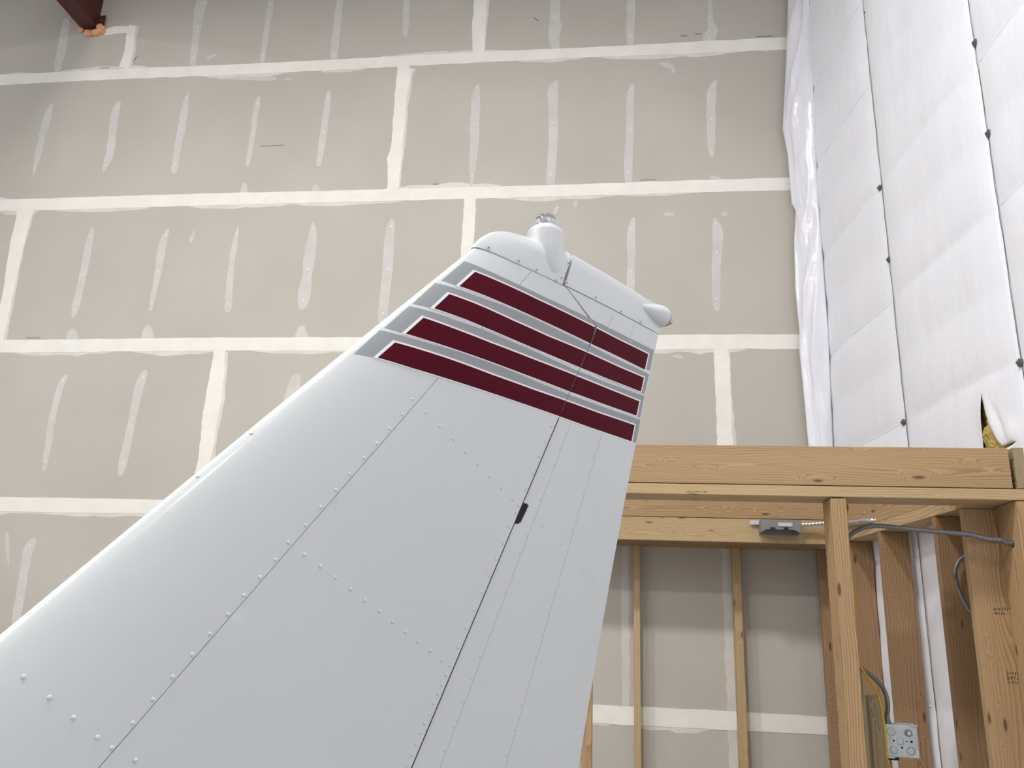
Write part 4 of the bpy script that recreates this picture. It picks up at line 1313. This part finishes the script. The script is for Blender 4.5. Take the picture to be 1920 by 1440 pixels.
V, F = [], []
zl = [2.5365, 2.545, 2.553, 2.562, 2.572, 2.582, 2.590, 2.597, 2.604, 2.610, 2.616, 2.621, 2.625, 2.629, 2.6315, 2.632]
n = 40
for z in zl:
    a = capfront(z)
    b = -0.0355 + (z - 2.5365) * 0.40
    for i in range(n + 1):
        u = a + (b - a) * (i / n) ** 1.8
        zz_ = z + (zbot(u) - 2.5365) * max(0.0, 1 - (z - 2.5365) / 0.03)
        V.append((u, capsurf(u, z), zz_))
m = n + 1
nn = len(V)
V += [(v[0], -v[1], v[2]) for v in V]
for c in range(len(zl) - 1):
    for i in range(n):
        q = [c * m + i, c * m + i + 1, (c + 1) * m + i + 1, (c + 1) * m + i]
        F.append(q); F.append([nn + k for k in q][::-1])
    F.append([c * m + n, nn + c * m + n, nn + (c + 1) * m + n, (c + 1) * m + n])
    F.append([c * m, nn + c * m, nn + (c + 1) * m, (c + 1) * m])
t0 = (len(zl) - 1) * m
for i in range(n):
    F.append([t0 + i, t0 + i + 1, nn + t0 + i + 1, nn + t0 + i])
    F.append([i, i + 1, nn + i + 1, nn + i])
cap = mesh_obj('fin_tip_cap', V, F, 'capwhite', tail)
autosmooth(cap, 50)
BU = -0.070
hous = lathe('beacon_housing', [(0.004, 2.540), (0.018, 2.541), (0.029, 2.546), (0.036, 2.554), (0.0405, 2.566), (0.044, 2.584), (0.0465, 2.61), (0.0475, 2.650), (0.0475, 2.664), (0.046, 2.670), (0.041, 2.676), (0.034, 2.682), (0.0310, 2.684), (0.0300, 2.6845)], (BU, 0, 0), 'capwhite', cap, 48)
# the housing is moulded in one with the cap: fuse the two and let the joint run out in a fillet
bm = bmesh.new()
bm.from_mesh(cap.data); bm.from_mesh(hous.data)
bm.to_mesh(cap.data); bm.free()
bpy.data.objects.remove(hous)
rm = cap.modifiers.new('fuse', 'REMESH'); rm.mode = 'VOXEL'; rm.voxel_size = 0.0017; rm.use_smooth_shade = True
sm_ = cap.modifiers.new('fillet', 'SMOOTH'); sm_.iterations = 7; sm_.factor = 0.5
lens = lathe('beacon_lens', [(0.0270, 2.683), (0.0285, 2.684), (0.0285, 2.690), (0.0272, 2.691), (0.0272, 2.705), (0.0262, 2.710), (0.0235, 2.7145), (0.017, 2.718), (0.006, 2.7195)], (BU, 0, 0), 'lens', cap, 40)
lens['label'] = 'clear round beacon lens'
lathe('beacon_reflector', [(0.024, 2.6835), (0.024, 2.692), (0.012, 2.697), (0.010, 2.708), (0.004, 2.711)], (BU, 0, 0), 'steel', cap, 24)


def screw(u, z, parent, surf, r=0.0046, nrm=None, c=None):
    if c is None:
        e = 0.004
        du = (surf(u + e, z) - surf(u - e, z)) / (2 * e)
        dz = (surf(u, z + e) - surf(u, z - e)) / (2 * e)
        nrm = Vector((-du, -1, -dz)).normalized()
        c = Vector((u, -surf(u, z), z))
    tx = Vector((0.83, 0, 0.55)); tx = (tx - nrm * tx.dot(nrm)).normalized(); ty = nrm.cross(tx)
    V, F = [], []
    K = 14
    for rr, hh in ((1.25, 0.05), (1.2, 0.12), (1.05, 0.02), (1.0, -0.15)):
        for k in range(K):
            a = 2 * math.pi * k / K
            V.append(c + tx * (r * rr * math.cos(a)) + ty * (r * rr * math.sin(a)) + nrm * (r * hh))
    for i in range(3):
        for k in range(K):
            F.append((i * K + k, i * K + (k + 1) % K, i * K + K + (k + 1) % K, i * K + K + k))
    o = mesh_obj('screw_washer', V, F, 'capwhite', parent, smooth=True)
    V, F = [], []
    for rr, hh in ((0.98, -0.1), (0.92, 0.16), (0.55, 0.30)):
        for k in range(K):
            a = 2 * math.pi * k / K
            V.append(c + tx * (r * rr * math.cos(a)) + ty * (r * rr * math.sin(a)) + nrm * (r * hh))
    for i in range(2):
        for k in range(K):
            F.append((i * K + k, i * K + (k + 1) % K, i * K + K + (k + 1) % K, i * K + K + k))
    F.append(tuple(2 * K + k for k in range(K)))
    mesh_obj('screw', V, F, 'steel', parent)
    # cross slot
    V, F = [], []
    for p, q in ((tx, ty), (ty, tx)):
        b = len(V)
        for s1, s2 in ((-1, -1), (1, -1), (1, 1), (-1, 1)):
            V.append(c + p * (s1 * r * 0.52) + q * (s2 * r * 0.16) + nrm * (r * 0.34))
        F.append((b, b + 1, b + 2, b + 3))
    mesh_obj('screw_slot', V, F, 'dark', parent)


for u, z in SCREWS_CAP:
    screw(u, z, cap, capsurf)
for a, zz_ in ((math.radians(200), 2.668), (math.radians(-42), 2.656)):
    d = Vector((math.cos(a), math.sin(a), 0.25)).normalized()
    rr = 0.0425 if zz_ > 2.66 else 0.0465
    screw(0, 0, cap, None, 0.0038, d, Vector((BU + rr * math.cos(a), rr * math.sin(a), zz_)))

# rudder cap with the tail-light fairing
V, F = [], []
zl = [2.5365, 2.545, 2.57, 2.60, 2.624, 2.630, 2.6325]
us = [i / 36 for i in range(37)]


def rcsurf(u, z):
    w = max(thick(u, min(z, 2.537)) + 0.0012 - (0.004 * max(0, (z - 2.55)) / 0.08), 0.0016)
    if z > 2.626:
        w = max(w - (z - 2.626) * 0.5, 0.0012)
    return w


for z in zl:
    a = -0.0275 + (z - 2.5365) * 0.40 + 0.0015
    b = 0.4285
    if z > 2.56:
        b = 0.4285 - (z - 2.56) * 0.12
    for s in us:
        u = a + (b - a) * s
        zz_ = z + (2.5325 + (u + 0.02) * 0.018 - 2.5365) * max(0.0, 1 - (z - 2.5365) / 0.03)
        V.append((u, -rcsurf(u, z), zz_))
m = len(us)
nn = len(V)
V += [(v[0], -v[1], v[2]) for v in V]
for c in range(len(zl) - 1):
    for i in range(m - 1):
        q = [c * m + i, c * m + i + 1, (c + 1) * m + i + 1, (c + 1) * m + i]
        F.append(q[::-1]); F.append([nn + k for k in q])
    for e in (0, m - 1):
        F.append([c * m + e, nn + c * m + e, nn + (c + 1) * m + e, (c + 1) * m + e])
t0 = (len(zl) - 1) * m
for i in range(m - 1):
    F.append([t0 + i, t0 + i + 1, nn + t0 + i + 1, nn + t0 + i]); F.append([i, i + 1, nn + i + 1, nn + i])
rcap = mesh_obj('rudder_tip_cap', V, F, 'capwhite', tail)
autosmooth(rcap, 40)
for u, z in SCREWS_RCAP:
    screw(u, z, rcap, rcsurf)
prof = [(0.001, 0.320), (0.006, 0.335), (0.014, 0.358), (0.022, 0.382), (0.028, 0.405), (0.0315, 0.425), (0.032, 0.440), (0.0305, 0.448), (0.026, 0.452)]
fair = lathe('tail_light_fairing', prof, (0, 0, 2.5985), 'capwhite', rcap, 32, 'x')
lathe('gasket', [(0.024, 0.451), (0.0265, 0.4525), (0.0265, 0.4555), (0.024, 0.457)], (0, 0, 2.5985), 'dark', rcap, 28, 'x')
lathe('lens_retainer', [(0.023, 0.456), (0.0245, 0.457), (0.0245, 0.463), (0.022, 0.466), (0.018, 0.467)], (0, 0, 2.5985), 'steel', rcap, 28, 'x')
tl = lathe('tail_light_lens', [(0.0175, 0.466), (0.0175, 0.474), (0.0155, 0.482), (0.010, 0.488), (0.003, 0.490)], (0, 0, 2.5985), 'lens', rcap, 24, 'x')
tl['label'] = 'clear tail light lens'

# tail cone under the fin, out of the frame below
V, F = [], []
n = 28
stn = [(-2.9, 0.36, 0.86), (-2.2, 0.30, 0.86), (-1.5, 0.235, 0.87), (-0.9, 0.18, 0.89), (-0.4, 0.135, 0.91), (0.0, 0.085, 0.94), (0.12, 0.05, 0.95)]
for u, r, zc in stn:
    for k in range(n):
        a = 2 * math.pi * k / n
        V.append((u, r * 0.8 * math.cos(a), zc + r * math.sin(a)))
for i in range(len(stn) - 1):
    for k in range(n):
        F.append((i * n + k, i * n + (k + 1) % n, (i + 1) * n + (k + 1) % n, (i + 1) * n + k))
F += [tuple(range(n)), tuple((len(stn) - 1) * n + k for k in range(n))]
autosmooth(mesh_obj('tail_cone', V, F, 'whitepaint', tail), 50)
